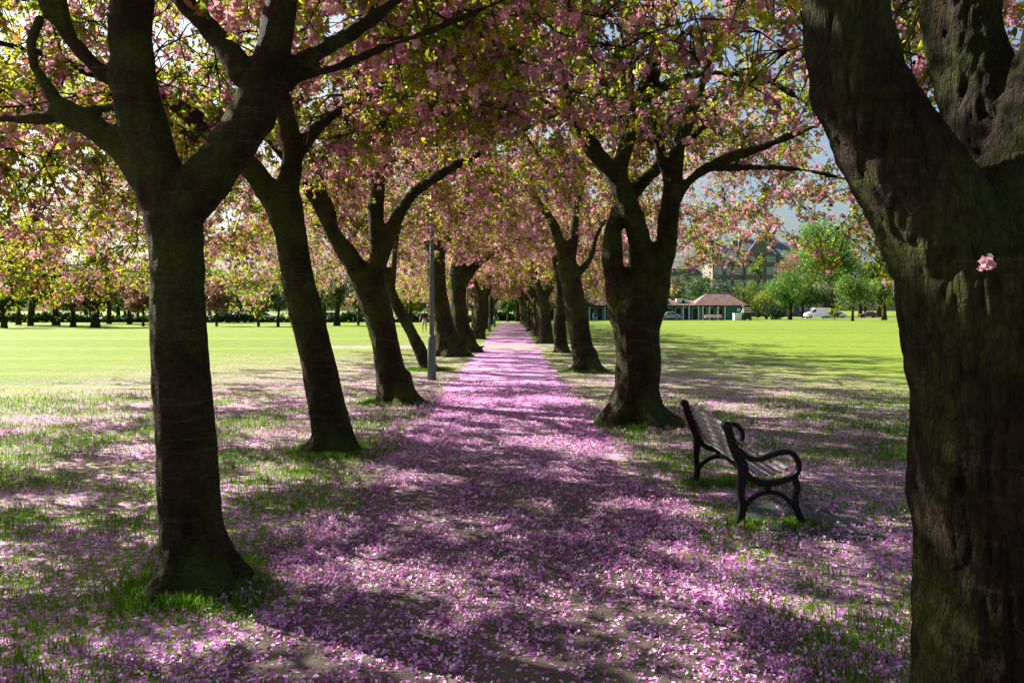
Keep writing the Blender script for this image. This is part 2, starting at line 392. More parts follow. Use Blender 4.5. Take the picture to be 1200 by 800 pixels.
def tubes_np(chains, n):
    """many thin tubes as arrays of quads"""
    V, Fq, off = [], [], 0
    ang = np.arange(n) * 2 * math.pi / n; ca, sa = np.cos(ang), np.sin(ang)
    for pts, rr in chains:
        m = len(pts); t = np.gradient(pts, axis=0); t /= np.linalg.norm(t, axis=1)[:, None] + 1e-9
        a = np.where(np.abs(t[:, 2:3]) < 0.9, np.array([[0, 0, 1.0]]), np.array([[1.0, 0, 0]]))
        s = np.cross(t, a); s /= np.linalg.norm(s, axis=1)[:, None] + 1e-9; u = np.cross(t, s)
        V.append((pts[:, None] + (s[:, None] * ca[None, :, None] + u[:, None] * sa[None, :, None]) * np.asarray(rr)[:, None, None]).reshape(-1, 3))
        i = np.arange(m - 1)[:, None] * n; k = np.arange(n)[None]; k2 = (k + 1) % n
        Fq.append((np.stack([i + k, i + k2, i + n + k2, i + n + k], -1)).reshape(-1, 4) + off); off += m * n
    return np.vstack(V), np.vstack(Fq)

def unit(r, n):
    v = r.normal(size=(n, 3)); return v / np.linalg.norm(v, axis=1)[:, None]

def leaf_quads(P, D, size, r, folded=True):
    """leaves at P pointing along D; two folded quads each"""
    n = len(P); s = size[:, None]
    side = np.cross(D, unit(r, n)); side /= np.linalg.norm(side, axis=1)[:, None] + 1e-9
    up = np.cross(side, D)
    w = 0.25
    if not folded:
        return np.stack([P, P + D * s * .5 + side * s * .28, P + D * s, P + D * s * .5 - side * s * .28], 1)
    fold = up * s * r.uniform(.05, .16, (n, 1)); droop = -up * s * r.uniform(0, .2, (n, 1))
    b = P; tip = P + D * s + droop
    l1 = P + D * s * .3 + side * s * w + fold; l2 = P + D * s * .68 + side * s * w * .85 + fold + droop * .4
    r1 = P + D * s * .3 - side * s * w + fold; r2 = P + D * s * .68 - side * s * w * .85 + fold + droop * .4
    q1 = np.stack([b, l1, l2, tip], 1); q2 = np.stack([tip, r2, r1, b], 1)
    return np.stack([q1, q2], 1).reshape(-1, 4, 3)

def petal_quads(C, rc, size, k, r):
    """pompoms: k petals round each centre"""
    n = len(C); N = unit(r, n * k); P = np.repeat(C, k, 0) + N * (np.repeat(rc, k) * r.uniform(.45, 1.0, n * k))[:, None]
    Nn = N + r.normal(0, .55, (n * k, 3)); a = np.cross(Nn, unit(r, n * k)); a /= np.linalg.norm(a, axis=1)[:, None] + 1e-9
    b = np.cross(Nn, a); b /= np.linalg.norm(b, axis=1)[:, None] + 1e-9
    s = (np.repeat(size, k) * r.uniform(.7, 1.25, n * k))[:, None] * .5
    cup = N * s * .35
    return np.stack([P - a * s - b * s * .6 , P + a * s - b * s * .8 + cup, P + a * s * .7 + b * s + cup * .3, P - a * s * .8 + b * s * .9 + cup], 1)

def quads_mesh(name, Q, tint=None):
    return poly_mesh(name, Q.reshape(-1, 3), np.arange(len(Q) * 4).reshape(-1, 4), 4, tint=tint)

def dome(cx, cy, R, zedge, zin, ztop, ex=0.0, side=-1, zpath=None):
    """umbrella-shaped crown: hollow underneath, its rim hanging low on the lawn side and held high over the path"""
    zp = zin if zpath is None else zpath
    def f(n, r):
        u = np.sqrt(r.uniform(0.02, 1, n)); a = r.uniform(0, 2 * math.pi, n)
        lob = 1 + 0.16 * np.sin(a * 3 + ex) + 0.10 * np.sin(a * 7 + ex * 2.3)
        x = cx + R * u * lob * np.cos(a); y = cy + R * u * lob * np.sin(a)
        w = np.clip(0.5 + 0.9 * np.cos(a) * side, 0, 1); rim = zp + (zedge - zp) * w
        lo = zin + (rim - zin) * u ** 1.8; hi = lo + 0.7 + (ztop - lo - 0.7) * np.sqrt(np.clip(1 - u * u, 0, 1))
        t = r.uniform(0, 1, n); t = np.where(r.uniform(size=n) < .5, t ** 2.2, t)
        return np.stack([x, y, lo + (hi - lo) * t], 1)
    def g(n, r):
        P = f(n * 4, r); v = np.array([noise.noise((p[0] * .8 + ex * 7, p[1] * .8, p[2] * 1.0)) for p in P])
        m = int(n * 1.35); return P[np.argsort(-v)[:m]][r.permutation(m)[:n]]
    return g

def cherry_tree(label, limbs, env, seed, loc=(0, 0, 0), n_targets=300, sprays=5, pink=9000, leaves=12000, k_pet=9, pet=0.034, leafsz=0.070, folded=True,
                voxel=0.03, amp=0.012, mat=None, group='cherry trees along the path', lumps=None, twig_n=3, pinkshare=1.0, zmin=2.0, clear=None, n=14):
    r = np.random.default_rng(seed)
    root = empty('cherry_tree', loc); tag(root, label, 'tree', group)
    o = np.array(loc, dtype=float)
    mbx = MB(); thick = [[(p[0] - o[0], p[1] - o[1], p[2] - o[2], p[3]) for p in L] for L in limbs]
    skeleton_tubes(mbx, thick, n=n)
    trunk = obj('trunk', fuse(mbx, 'trunk', voxel, amp, lumps=lumps), mat or BARK, root)
    crown_limbs = [L for L in thick if max(p[2] for p in L) > 1.2]
    def env2(k, rr): return env(k, rr) - o
    chains = grow(crown_limbs, env2, n_targets, r, zmin)
    # sprays of twigs along the outer part of each chain
    tw = []; bl = []; lf = []
    for pts, rr in chains:
        thin = pts[rr < 0.026]
        for p in thin[1:]:
            for _ in range(sprays if False else 1):
                bl.append(p); lf.append(p)
        tip = pts[-1]; d0 = pts[-1] - pts[-2]; d0 /= np.linalg.norm(d0) + 1e-9
        for _ in range(sprays):
            b = pts[r.integers(max(1, len(pts) - 3), len(pts))]
            d = d0 * 0.7 + r.normal(0, .65, 3) + np.array((0, 0, -0.15)); d /= np.linalg.norm(d); L = r.uniform(.2, .55)
            q = np.array([b, b + d * L * .5 + (0, 0, .02), b + d * L + (0, 0, -.10 * L)]); tw.append((q, [0.008, 0.006, 0.0035]))
            for t in (.25, .45, .65, .85, 1.0): bl.append(q[0] + (q[2] - q[0]) * t)
    allch = chains + tw
    V, Fq = tubes_np(chains, 5 if folded else 4); V2, F2 = tubes_np(tw, twig_n)
    obj('branches', poly_mesh('branches', np.vstack([V, V2]), np.vstack([Fq, F2 + len(V)]), 4, smooth=True), mat or BARK, trunk)
    S = np.array(bl)
    def keep(P):
        return P if clear is None else P[clear(P + o)]
    # leaves in tufts
    nt_ = leaves // 5; C = keep(S[r.integers(0, len(S), nt_)] + r.normal(0, .07, (nt_, 3))); nt_ = len(C)
    P = np.repeat(C, 5, 0) + r.normal(0, .012, (nt_ * 5, 3)); D = unit(r, nt_ * 5) + np.array((0, 0, -.15)) + np.repeat(unit(r, nt_), 5, 0) * .6; D /= np.linalg.norm(D, axis=1)[:, None]
    Q = leaf_quads(P, D, leafsz * r.uniform(.6, 1.25, len(P)), r, folded)
    tt = np.clip(np.repeat(r.normal(.5, .24, nt_), 5) + r.normal(0, .08, nt_ * 5), 0, 1); tt = np.repeat(tt, 2) if folded else tt
    crown = obj('crown', quads_mesh('leaves', Q, tt), LEAF, root)
    if pink:
        # blossom hangs in bunches of pompoms
        kb = 4; nb = pink // kb; idx = r.integers(0, len(S), nb)
        C = keep(S[idx] + r.normal(0, .07, (nb, 3)) + np.array((0, 0, -.05))); C = C[r.uniform(size=len(C)) < np.clip(.30 + (C[:, 2] - 2.4) * .55, .30, 1)]; nb = len(C); C3 = np.repeat(C, kb, 0) + r.normal(0, .036, (nb * kb, 3))
        Q = petal_quads(C3, r.uniform(.025, .042, len(C3)) * (pet / .034), np.full(len(C3), pet), k_pet, r)
        tt = np.clip(np.repeat(np.repeat(r.normal(.5, .2, nb), kb) + r.normal(0, .08, nb * kb), k_pet) + r.normal(0, .14, nb * kb * k_pet), 0, 1)
        obj('blossom', quads_mesh('blossom', Q, tt), PINK, crown)
    return root

CLR2 = lambda P: VIS(P) & ~((P[:, 1] < 9.9) & (P[:, 0] > -3.5) & (P[:, 0] < -2.0) & (P[:, 2] < 4.7))
CLR3 = lambda P: ~((P[:, 1] < 14.8) & (P[:, 0] > -3.3) & (P[:, 0] < -1.0) & (P[:, 2] < 4.6))
VIS = lambda P: ~((np.abs(P[:, 0]) < 2.4) & (P[:, 1] < 3.4) & (P[:, 2] < 2.6)) & ~((P[:, 0] > .7) & (P[:, 0] < 2.8) & (P[:, 1] > 4.5) & (P[:, 1] < 11.6) & (P[:, 2] < 4.9) & ((P[:, 0] * 7919 + P[:, 1] * 104729) % 1 < .60))
def PL(Y, *pts):
    """limb from picture column/row, width in pixels and own depth"""
    out = []
    for p in pts:
        y = p[3] if len(p) > 3 else Y
        q = at(p[0], p[1], y); out.append((q[0], q[1], q[2], p[2] / F * y / 2))
    return out

def roots(x, y, r, n, seed, reach=0.5, z=0.30):
    rr = np.random.default_rng(seed); out = []
    a0 = rr.uniform(0, 6.28)
    for i in range(n):
        a = a0 + 2 * math.pi * i / n + rr.uniform(-.45, .45); k = rr.uniform(.2, 1); R = r * 1.05 + reach * k * .75
        c, s = math.cos(a), math.sin(a); q = r * rr.uniform(.34, .5)
        out.append([(x + c * r * .3, y + s * r * .3, z * 1.6, q), (x + c * r * .68, y + s * r * .68, z * .55, q * .9), (x + c * (r + R) * .5, y + s * (r + R) * .5, -q * .35, q * .75), (x + c * R, y + s * R, -q * .75, q * .5)])
    return out

# --- left row, nearest tree
b = at(228, 692, 4.75)
L1 = [PL(4.75, (230, 712, 112), (229, 690, 94), (227, 655, 80), (224, 600, 71), (218, 500, 67), (212, 400, 63), (207, 310, 57), (204, 255, 68), (200, 215, 58)),
      PL(4.75, (200, 235, 66), (178, 185, 58), (162, 120, 54), (153, 60, 50), (155, -20, 46, 4.8), (170, -130, 38, 4.9), (180, -260, 26, 5.0)),
      PL(4.75, (212, 245, 60), (256, 192, 56), (296, 132, 50, 4.8), (317, 70, 42, 4.85), (330, 0, 36, 4.9), (350, -100, 30, 5.0), (395, -230, 20, 5.1)),
      PL(4.75, (190, 225, 50), (152, 182, 38), (112, 150, 32, 4.7), (80, 133, 28, 4.7), (66, 124, 22, 4.7)),
      PL(4.7, (72, 130, 14), (58, 105, 12), (40, 80, 10, 4.7), (36, 50, 8), (48, 20, 7)),
      PL(4.7, (162, 122, 16, 4.75), (120, 128, 12, 4.75), (60, 138, 11), (0, 139, 10), (-80, 132, 8)),
      PL(4.75, (158, 112, 26), (125, 88, 20), (90, 55, 17), (62, 15, 14), (40, -30, 12), (10, -120, 8)),
      PL(4.75, (90, 56, 15), (76, 25, 13), (68, -20, 10), (75, -90, 7)),
      PL(4.8, (290, 90, 34), (262, 52, 26, 4.9), (222, 8, 22, 5.0), (190, -40, 18, 5.1), (150, -120, 12, 5.2)),
      PL(4.85, (322, 96, 26), (355, 72, 22, 4.9), (400, 46, 17, 4.95), (448, 14, 13, 5.0), (490, -25, 10, 5.1), (540, -90, 7, 5.2)),
      PL(4.85, (322, 112, 20), (345, 92, 15, 4.9), (388, 82, 12, 5.0), (440, 60, 10, 5.1), (520, 30, 8, 5.2), (600, -4, 6, 5.4)),
      PL(4.75, (200, 690, 60), (172, 694, 30, 4.65), (148, 706, 16, 4.6)), ]
L1 += roots(b[0], 4.75, .24, 5, 3, .25, .22)
VIS = lambda P: ~((np.abs(P[:, 0]) < 2.4) & (P[:, 1] < 3.4) & (P[:, 2] < 2.6)) & ~((P[:, 0] > .7) & (P[:, 0] < 2.8) & (P[:, 1] > 4.5) & (P[:, 1] < 11.6) & (P[:, 2] < 4.9) & ((P[:, 0] * 7919 + P[:, 1] * 104729) % 1 < .60))
cherry_tree('large cherry tree nearest the camera left of the path, forking into three thick limbs', L1,
            dome(-3.1, 5.8, 5.8, 1.95, 3.8, 7.6, 1.0, -1, 4.1), 11, (b[0], 4.75, 0), 470, 8, 12500, 66000, voxel=0.015, amp=0.014, clear=VIS)

# --- left row, second
b = at(390, 530, 9.27)
L2 = [PL(9.27, (394, 545, 70), (392, 528, 56), (386, 490, 45), (376, 440, 42), (362, 380, 38), (350, 330, 37), (341, 280, 38), (334, 240, 42), (331, 215, 34)),
      PL(9.27, (333, 240, 32), (342, 190, 25), (336, 140, 22), (327, 95, 20), (322, 40, 17), (330, -40, 14), (350, -130, 9)),
      PL(9.27, (334, 250, 34), (300, 205, 27), (262, 168, 24, 9.1), (225, 135, 20, 8.9), (180, 110, 17, 8.7), (120, 90, 13, 8.5), (40, 60, 10, 8.3), (-60, 40, 8, 8)),
      PL(9.27, (275, 182, 18, 9.2), (240, 165, 15, 9.5), (200, 148, 13, 9.8), (140, 140, 10, 10), (60, 120, 8, 10.3)),
      PL(9.27, (342, 190, 18), (372, 150, 14, 9.4), (420, 118, 11, 9.6), (490, 90, 9, 9.8), (560, 60, 7, 10)),
      PL(9.27, (350, 345, 18), (366, 325, 8)) ] + roots(b[0], 9.27, .24, 6, 5, .35, .28)
cherry_tree('second cherry tree on the left of the path, its slim trunk leaning left', L2, dome(-3.5, 9.8, 6.2, 1.75, 3.7, 7.8, 2.2, -1, 4.4), 12, (b[0], 9.27, 0), 470, 8, 12500, 66000, voxel=0.03, amp=0.012, clear=CLR2)

# --- left row, third
b = at(465, 472, 14.25)
L3 = [PL(14.25, (468, 482, 66), (465, 470, 50), (460, 445, 38), (453, 410, 33), (444, 370, 33), (434, 340, 36), (424, 325, 30)),
      PL(14.25, (432, 340, 30), (412, 305, 24), (394, 280, 20), (374, 240, 16), (352, 208, 13), (330, 180, 10, 14), (300, 150, 8, 13.6)),
      PL(14.25, (436, 340, 28), (442, 300, 20), (440, 240, 19), (448, 190, 15), (462, 140, 12), (460, 80, 10), (470, 10, 8)),
      PL(14.25, (444, 310, 20), (462, 262, 16), (482, 230, 14), (515, 205, 13, 14.1), (560, 180, 11, 14), (597, 160, 8, 13.8), (660, 130, 6, 13.5)),
      PL(14.25, (392, 278, 12), (388, 245, 11), (372, 205, 9), (362, 160, 7)) ] + roots(b[0] + .05, 14.25, .33, 6, 6, .45, .35)
cherry_tree('third cherry tree left of the path, stout, forking into upright and leaning limbs', L3, dome(-3.4, 14.4, 6.8, 1.8, 3.9, 8.4, .4, -1, 4.2), 13, (b[0], 14.25, 0), 460, 8, 12500, 60000, voxel=0.04, amp=0.014, clear=CLR3)

# --- left row, leaning one and the pair
b = at(503, 433, 22.3)
L4 = [PL(22.3, (507, 440, 26), (500, 428, 18), (490, 405, 15), (476, 378, 14), (462, 350, 13), (452, 325, 12), (440, 290, 10), (420, 250, 8), (400, 200, 6)),
      PL(22.3, (460, 345, 9), (461, 320, 8), (465, 280, 6), (480, 230, 5))] + roots(b[0], 22.3, .2, 5, 8, .4, .2)
cherry_tree('slender cherry tree leaning steeply left behind the third one, left of the lamp post', L4, dome(-5.0, 22.5, 6.2, 1.9, 3.9, 8.0, 3.4, -1, 4.4), 14, (b[0], 22.3, 0), 330, 7, 7800, 36000, k_pet=7, pet=.045, folded=False, voxel=0.05, amp=0.015)
b = at(526, 417, 29.0)
L5 = [PL(29, (530, 424, 52), (526, 414, 34), (523, 395, 26), (518, 370, 23), (513, 340, 21), (511, 310, 22), (512, 290, 16)),
      PL(29, (511, 305, 14), (500, 280, 10), (482, 262, 8), (465, 245, 6), (440, 215, 5)),
      PL(29, (512, 300, 14), (514, 270, 11), (508, 235, 9), (515, 190, 7)),
      PL(29, (513, 300, 13), (530, 272, 9), (540, 240, 7), (560, 200, 5))] + roots(b[0], 29, .5, 7, 9, .7, .5)
cherry_tree('broad cherry tree just right of the lamp post, left hand one of a close pair', L5, dome(-3.2, 28.5, 6.6, 2.1, 3.8, 8.4, 1.4, -1, 4.2), 15, (b[0], 29, 0), 330, 7, 7800, 36000, k_pet=7, pet=.045, folded=False, voxel=0.06, amp=0.03)
b = at(546, 412, 32.0)
L5b = [PL(32, (552, 418, 44), (547, 410, 27), (541, 385, 21), (537, 350, 19), (537, 325, 22), (538, 300, 14)),
      PL(32, (540, 335, 14), (556, 312, 11), (578, 296, 9), (605, 282, 6), (640, 262, 5)),
      PL(32, (538, 315, 13), (535, 280, 9), (528, 240, 7)), PL(32, (540, 310, 10), (552, 275, 7), (560, 230, 5))] + roots(b[0], 32, .5, 7, 10, .9, .5)
cherry_tree('cherry tree with wide root flare, right one of the close pair beyond the lamp post', L5b, dome(-2.6, 32.5, 6.4, 2.2, 3.8, 8.2, 2.4, -1, 4.0), 16, (b[0], 32, 0), 300, 7, 6800, 32000, k_pet=7, pet=.05, folded=False, voxel=0.06, amp=0.02)

# --- right row
L0 = [PL(2.35, (1210, 1150, 300), (1195, 1000, 240), (1180, 820, 205), (1174, 680, 192), (1172, 560, 190), (1168, 450, 186), (1158, 360, 190), (1145, 300, 180)),
      PL(2.35, (1150, 340, 170), (1100, 262, 138), (1048, 175, 118), (1005, 100, 104), (990, 30, 96), (986, -40, 92), (975, -160, 84), (940, -330, 60)),
      PL(2.35, (1175, 300, 170, 2.45), (1168, 205, 118, 2.5), (1150, 120, 92, 2.55), (1128, 50, 84, 2.6), (1122, -30, 80, 2.65), (1110, -200, 60, 2.75), (1130, -400, 40, 2.9)),
      PL(2.35, (1190, 320, 170), (1212, 220, 140), (1240, 130, 118), (1255, 40, 100), (1300, -120, 78), (1380, -330, 50))] + roots(1.52, 2.35, .28, 6, 12, .3, .25)
SPRIG = [at(1157, 309, 2.08), at(1186, 268, 2.08), at(1012, 166, 2.15)]
def scales(co, no):
    d = np.array([abs(noise.noise((p[0] * 15, p[1] * 15, p[2] * 3.2))) for p in co], dtype=np.float32)
    e = np.array([noise.noise((p[0] * 45, p[1] * 45, p[2] * 14)) for p in co], dtype=np.float32)
    return co - no * (0.010 * np.exp(-d * 14))[:, None] + no * (e * 0.010)[:, None]
cherry_tree('massive mossy cherry tree with cracked bark in the right foreground', L0, dome(2.2, 3.4, 5.2, 2.5, 4.0, 7.8, .2, 1, 4.2), 21, (1.45, 2.35, 0), 300, 7, 8500, 30000, voxel=0.010, amp=0.006, mat=BARK_OLD, lumps=scales, clear=VIS, zmin=2.3, n=24)

mossy = [c for c in col.objects if c.name.startswith('cherry_tree') and c.parent is None][-1]
rs = np.random.default_rng(8)
for k, c in enumerate(SPRIG[:1]):                     # a fallen blossom caught on the bark
    c = c - np.array(mossy.location); C = c + rs.normal(0, (.011, .004, .009), (7, 3))
    s_ = obj('caught_blossom', quads_mesh('caught_blossom', petal_quads(C, np.full(7, .008), np.full(7, .013), 8, rs), rs.uniform(.6, 1, 56)), PINK, [c_ for c_ in mossy.children if c_.name.startswith('trunk')][0])
b = at(746, 497, 11.6)
R1 = [PL(11.6, (748, 508, 84), (746, 492, 66), (746, 465, 55), (747, 425, 53), (746, 390, 55), (746, 368, 63), (745, 352, 54), (744, 335, 40)),
      PL(11.6, (730, 362, 34), (722, 335, 28), (717, 300, 25, 11.5), (718, 270, 22, 11.6), (727, 245, 19, 11.8), (742, 225, 17, 12.0), (768, 200, 14, 12.2), (800, 170, 10, 12.4), (835, 140, 8, 12.6)),
      PL(11.6, (745, 360, 40), (749, 325, 32), (751, 290, 29), (743, 258, 25), (730, 225, 25), (718, 200, 22), (700, 188, 15), (685, 160, 13), (668, 125, 10), (655, 70, 8), (640, 0, 6)),
      PL(11.6, (722, 210, 20), (735, 165, 18), (745, 128, 17), (757, 95, 15), (768, 55, 13), (785, 10, 11), (800, -50, 8)),
      PL(11.6, (764, 362, 36), (772, 328, 28), (780, 285, 25), (785, 245, 23), (789, 205, 20), (797, 165, 16), (812, 128, 12), (828, 80, 9), (850, 20, 7)),
      PL(11.6, (785, 225, 15), (776, 185, 13), (768, 150, 12), (765, 105, 11), (770, 60, 9), (735, 20, 7)),
      PL(11.6, (784, 250, 13), (800, 222, 11), (820, 202, 12, 11.5), (852, 186, 12, 11.3), (900, 170, 10, 11.0), (950, 150, 8, 10.7), (1010, 130, 6, 10.5)),
      PL(11.6, (830, 199, 8, 11.5), (880, 196, 8, 11.8), (945, 200, 6, 12.2), (1010, 215, 4, 12.4)),
      PL(11.6, (764, 108, 11), (798, 92, 8, 11.4), (850, 86, 8, 11), (905, 98, 6, 10.7), (950, 125, 5, 10.4)),
      PL(11.6, (722, 214, 14), (704, 178, 10), (680, 150, 8), (640, 120, 6), (600, 100, 5))] + roots(b[0], 11.6, .42, 8, 13, .55, .32)
def no_window(P):
    """the view out under the crown to the right stays mostly open"""
    r = np.random.default_rng(3).uniform(size=len(P))
    front = (P[:, 1] < 12.2) & (P[:, 0] > 1.0) & (P[:, 0] < 3.1) & (P[:, 2] < 5.3) & (np.random.default_rng(4).uniform(size=len(P)) < .60)
    return VIS(P) & ~front & ~((P[:, 0] > 2.2) & (P[:, 2] < 3.2) & (r < .25))
cherry_tree('cherry tree behind the bench with a swollen banded trunk splitting into three twisting stems', R1, dome(2.2, 11.7, 5.8, 2.3, 4.3, 7.9, 5.0, 1, 4.1), 22, (b[0], 11.6, 0), 480, 8, 13500, 72000, voxel=0.030, amp=0.020, clear=no_window)

b = at(688, 435, 21.7)
R2 = [PL(21.7, (690, 441, 42), (687, 430, 30), (682, 405, 26), (676, 370, 26), (669, 330, 26), (664, 310, 26)),
      PL(21.7, (666, 318, 18), (658, 290, 14), (648, 262, 11), (630, 235, 8), (610, 200, 6)), PL(21.7, (666, 315, 16), (672, 280, 12), (676, 240, 9), (690, 190, 7)),
      PL(21.7, (670, 330, 10), (690, 305, 8), (700, 275, 6), (720, 240, 5))] + roots(b[0], 21.7, .36, 6, 14, .5, .35)
cherry_tree('dark straight cherry tree right of the path, next beyond the tree behind the bench', R2, dome(2.4, 21.8, 5.6, 3.3, 3.9, 8.2, 4.2, 1, 4.2), 23, (b[0], 21.7, 0), 350, 7, 9000, 42000, k_pet=7, pet=.042, folded=False, voxel=0.05, amp=0.015)
b = at(658, 413, 31.4)
R3 = [PL(31.4, (660, 418, 28), (658, 408, 18), (656, 380, 15), (657, 350, 14), (655, 325, 12), (650, 295, 9), (640, 250, 6)), PL(31.4, (656, 335, 9), (668, 300, 7), (672, 250, 5))] + roots(b[0], 31.4, .28, 5, 15, .4, .3)
cherry_tree('thin-trunked cherry tree just before the crossing path on the right', R3, dome(2.4, 31.6, 5.4, 3.4, 3.9, 8.0, 1.9, 1, 4.0), 24, (b[0], 31.4, 0), 300, 7, 6800, 32000, k_pet=7, pet=.05, folded=False, voxel=0.06, amp=0.015)

# --- the rest of both rows: two generic trees, copied with their parts
def generic_limbs(seed, r0=.36):
    r = np.random.default_rng(seed); lean = r.uniform(-.25, .25, 2)
    top = (lean[0], lean[1], 2.3)
    L = [[(0, 0, -.15, r0 * 1.35), (0, 0, .15, r0 * 1.1), (lean[0] * .3, lean[1] * .3, .9, r0 * .9), (lean[0] * .7, lean[1] * .7, 1.7, r0 * .88), (*top, r0 * .8)]]
    a0 = r.uniform(0, 6.28)
    for i in range(4):
        a = a0 + i * 1.57 + r.uniform(-.4, .4); k = r.uniform(.8, 1.3); c, s = math.cos(a) * k, math.sin(a) * k
        L.append([(top[0], top[1], 2.1, r0 * .6), (top[0] + .45 * c, top[1] + .45 * s, 2.9, r0 * .42), (top[0] + 1.1 * c, top[1] + 1.1 * s, 3.9, r0 * .3), (top[0] + 1.9 * c, top[1] + 1.9 * s, 4.9, r0 * .2), (top[0] + 2.8 * c, top[1] + 2.8 * s, 5.6, r0 * .12)])
    return L + roots(0, 0, r0, 6, seed, .5, .3)
def copy_tree(o, parent=None):
    kids = [c for c in o.children]
    c = o.copy(); col.objects.link(c); c.parent = parent
    for k in kids: copy_tree(k, c)
    return c
ORD = ['first', 'second', 'third', 'fourth', 'fifth', 'sixth']
# prototypes stand in the row themselves
protoA = cherry_tree('first cherry tree beyond the crossing path in the left row', [[(p[0] - 1.95, p[1] + 46.6, p[2], p[3]) for p in L] for L in generic_limbs(31, .40)],
                     dome(-2.4, 46.8, 5.6, 2.6, 3.6, 8.2, 2.0, -1, 3.4), 31, (-1.95, 46.6, 0), 280, 6, 5200, 21000, k_pet=6, pet=.065, leafsz=.10, folded=False, voxel=.07, amp=.02)
protoB = cherry_tree('first cherry tree beyond the crossing path in the right row', [[(p[0] + 1.75, p[1] + 40.5, p[2], p[3]) for p in L] for L in generic_limbs(32, .36)],
                     dome(2.2, 40.6, 5.4, 2.7, 3.6, 8.0, 1.0, 1, 3.4), 32, (1.75, 40.5, 0), 280, 6, 5200, 21000, k_pet=6, pet=.065, leafsz=.10, folded=False, voxel=.07, amp=.02)
rr = np.random.default_rng(5)
for side, X, ys, proto in (('left', -2.3, [53.5, 59, 65, 71.5, 78, 85, 92, 99, 107], protoA), ('right', 1.95, [46.5, 52, 58, 64.5, 71, 78, 85, 92, 99, 107], protoB)):
    for i, y in enumerate(ys):
        src = (protoA, protoB)[(i + (side == 'left')) % 2]
        t = copy_tree(src); t.location = (X - .004 * y + rr.uniform(-.12, .12), y, 0)
        flip = (side == 'left') != (src is protoA)
        t.rotation_euler = (0, 0, (math.pi if flip else 0) + rr.uniform(-.5, .5)); k = rr.uniform(.92, 1.08); t.scale = (k, k, k * rr.uniform(.95, 1.05))
        if i < 4: t['label'] = f'{ORD[i + 1]} cherry tree beyond the crossing path in the {side} row'
        else: t['label'] = f'small distant cherry tree near the far end of the {side} row'; t['group'] = f'far cherry trees of the {side} row'

# ------------------------------------------------------------------ park trees, hedge and buildings far off
def park_tree(label, x, y, h, w, mat, seed, lumps=16, q=3200, size=.32, trunk=.25, base=.28, shape='round', group='park trees round the lawns', cat='tree'):
    r = np.random.default_rng(seed); root = empty('park_tree', (x, y, 0)); tag(root, label, cat, group)
    tb = MB(); lean = r.uniform(-.04, .04, 2) * h
    tb.tube([(0, 0, -.1), (0, 0, .15 * h), (lean[0], lean[1], .45 * h), (lean[0], lean[1], .8 * h)], [trunk * 1.4, trunk, trunk * .7, trunk * .2], 8)
    for i in range(6):
        a = r.uniform(0, 6.28); z0 = h * r.uniform(base * .8, .5); k = w * r.uniform(.25, .42)
        tb.tube([(0, 0, z0), (math.cos(a) * k * .5, math.sin(a) * k * .5, z0 + .12 * h), (math.cos(a) * k, math.sin(a) * k, z0 + .27 * h)], [trunk * .45, trunk * .3, trunk * .1], 6)
    tb.build('trunk', BARK, root, smooth=True)
    z0, z1 = base * h, h; C = []
    while len(C) < lumps:
        p = r.uniform(-1, 1, 3)
        if shape == 'cone': ok = (p[0] ** 2 + p[1] ** 2) ** .5 < .95 * (1 - (p[2] + 1) / 2) + .08
        else: ok = (p ** 2).sum() < 1
        if ok: C.append((p[0] * w * .37, p[1] * w * .37, z0 + (z1 - z0) * (.5 + p[2] * .40)))
    C = np.array(C); R = w * r.uniform(.11, .21, lumps)
    per = q // lumps; N = unit(r, per * lumps); rad = np.repeat(R, per) * r.uniform(.5, 1.12, per * lumps)
    P = np.repeat(C, per, 0) + N * rad[:, None] * (1, 1, .85)
    D = unit(r, len(P)); Q = leaf_quads(P, D, size * r.uniform(.6, 1.3, len(P)), r, False)
    tt = np.clip(np.repeat(r.normal(.5, .16, lumps), per) + r.normal(0, .15, len(P)), 0, 1)
    obj('crown', quads_mesh('crown', Q, tt), mat, root)
    return root
G_DARK = leafy('dark_green_foliage', [(0, (0.016, 0.035, 0.014)), (.5, (0.03, 0.062, 0.022)), (1, (0.055, 0.10, 0.03))], .25)
G_MID = leafy('mid_green_foliage', [(0, (0.03, 0.075, 0.018)), (.5, (0.06, 0.125, 0.022)), (1, (0.11, 0.19, 0.03))], .35)
G_SUNLIT = leafy('sunlit_green_foliage', [(0, (0.045, 0.11, 0.02)), (.5, (0.09, 0.19, 0.03)), (1, (0.17, 0.29, 0.045))], .35)  # mid green brightened: sunlight on the crowns put into the leaf colour
G_LIGHT = leafy('fresh_green_foliage', [(0, (0.06, 0.12, 0.02)), (.5, (0.12, 0.20, 0.028)), (1, (0.20, 0.28, 0.04))], .45)
G_YEL = leafy('yellow_green_foliage', [(0, (0.13, 0.17, 0.03)), (.5, (0.22, 0.26, 0.035)), (1, (0.34, 0.33, 0.06))], .45)
G_BRZ = leafy('bronze_pink_foliage', [(0, (0.11, 0.06, 0.05)), (.5, (0.24, 0.14, 0.10)), (1, (0.36, 0.24, 0.16))], .4)
G_GREY = leafy('grey_green_foliage', [(0, (0.05, 0.07, 0.04)), (.5, (0.10, 0.12, 0.06)), (1, (0.18, 0.19, 0.10))], .35)
def fx(px, Y): return (px - 600) / F * Y

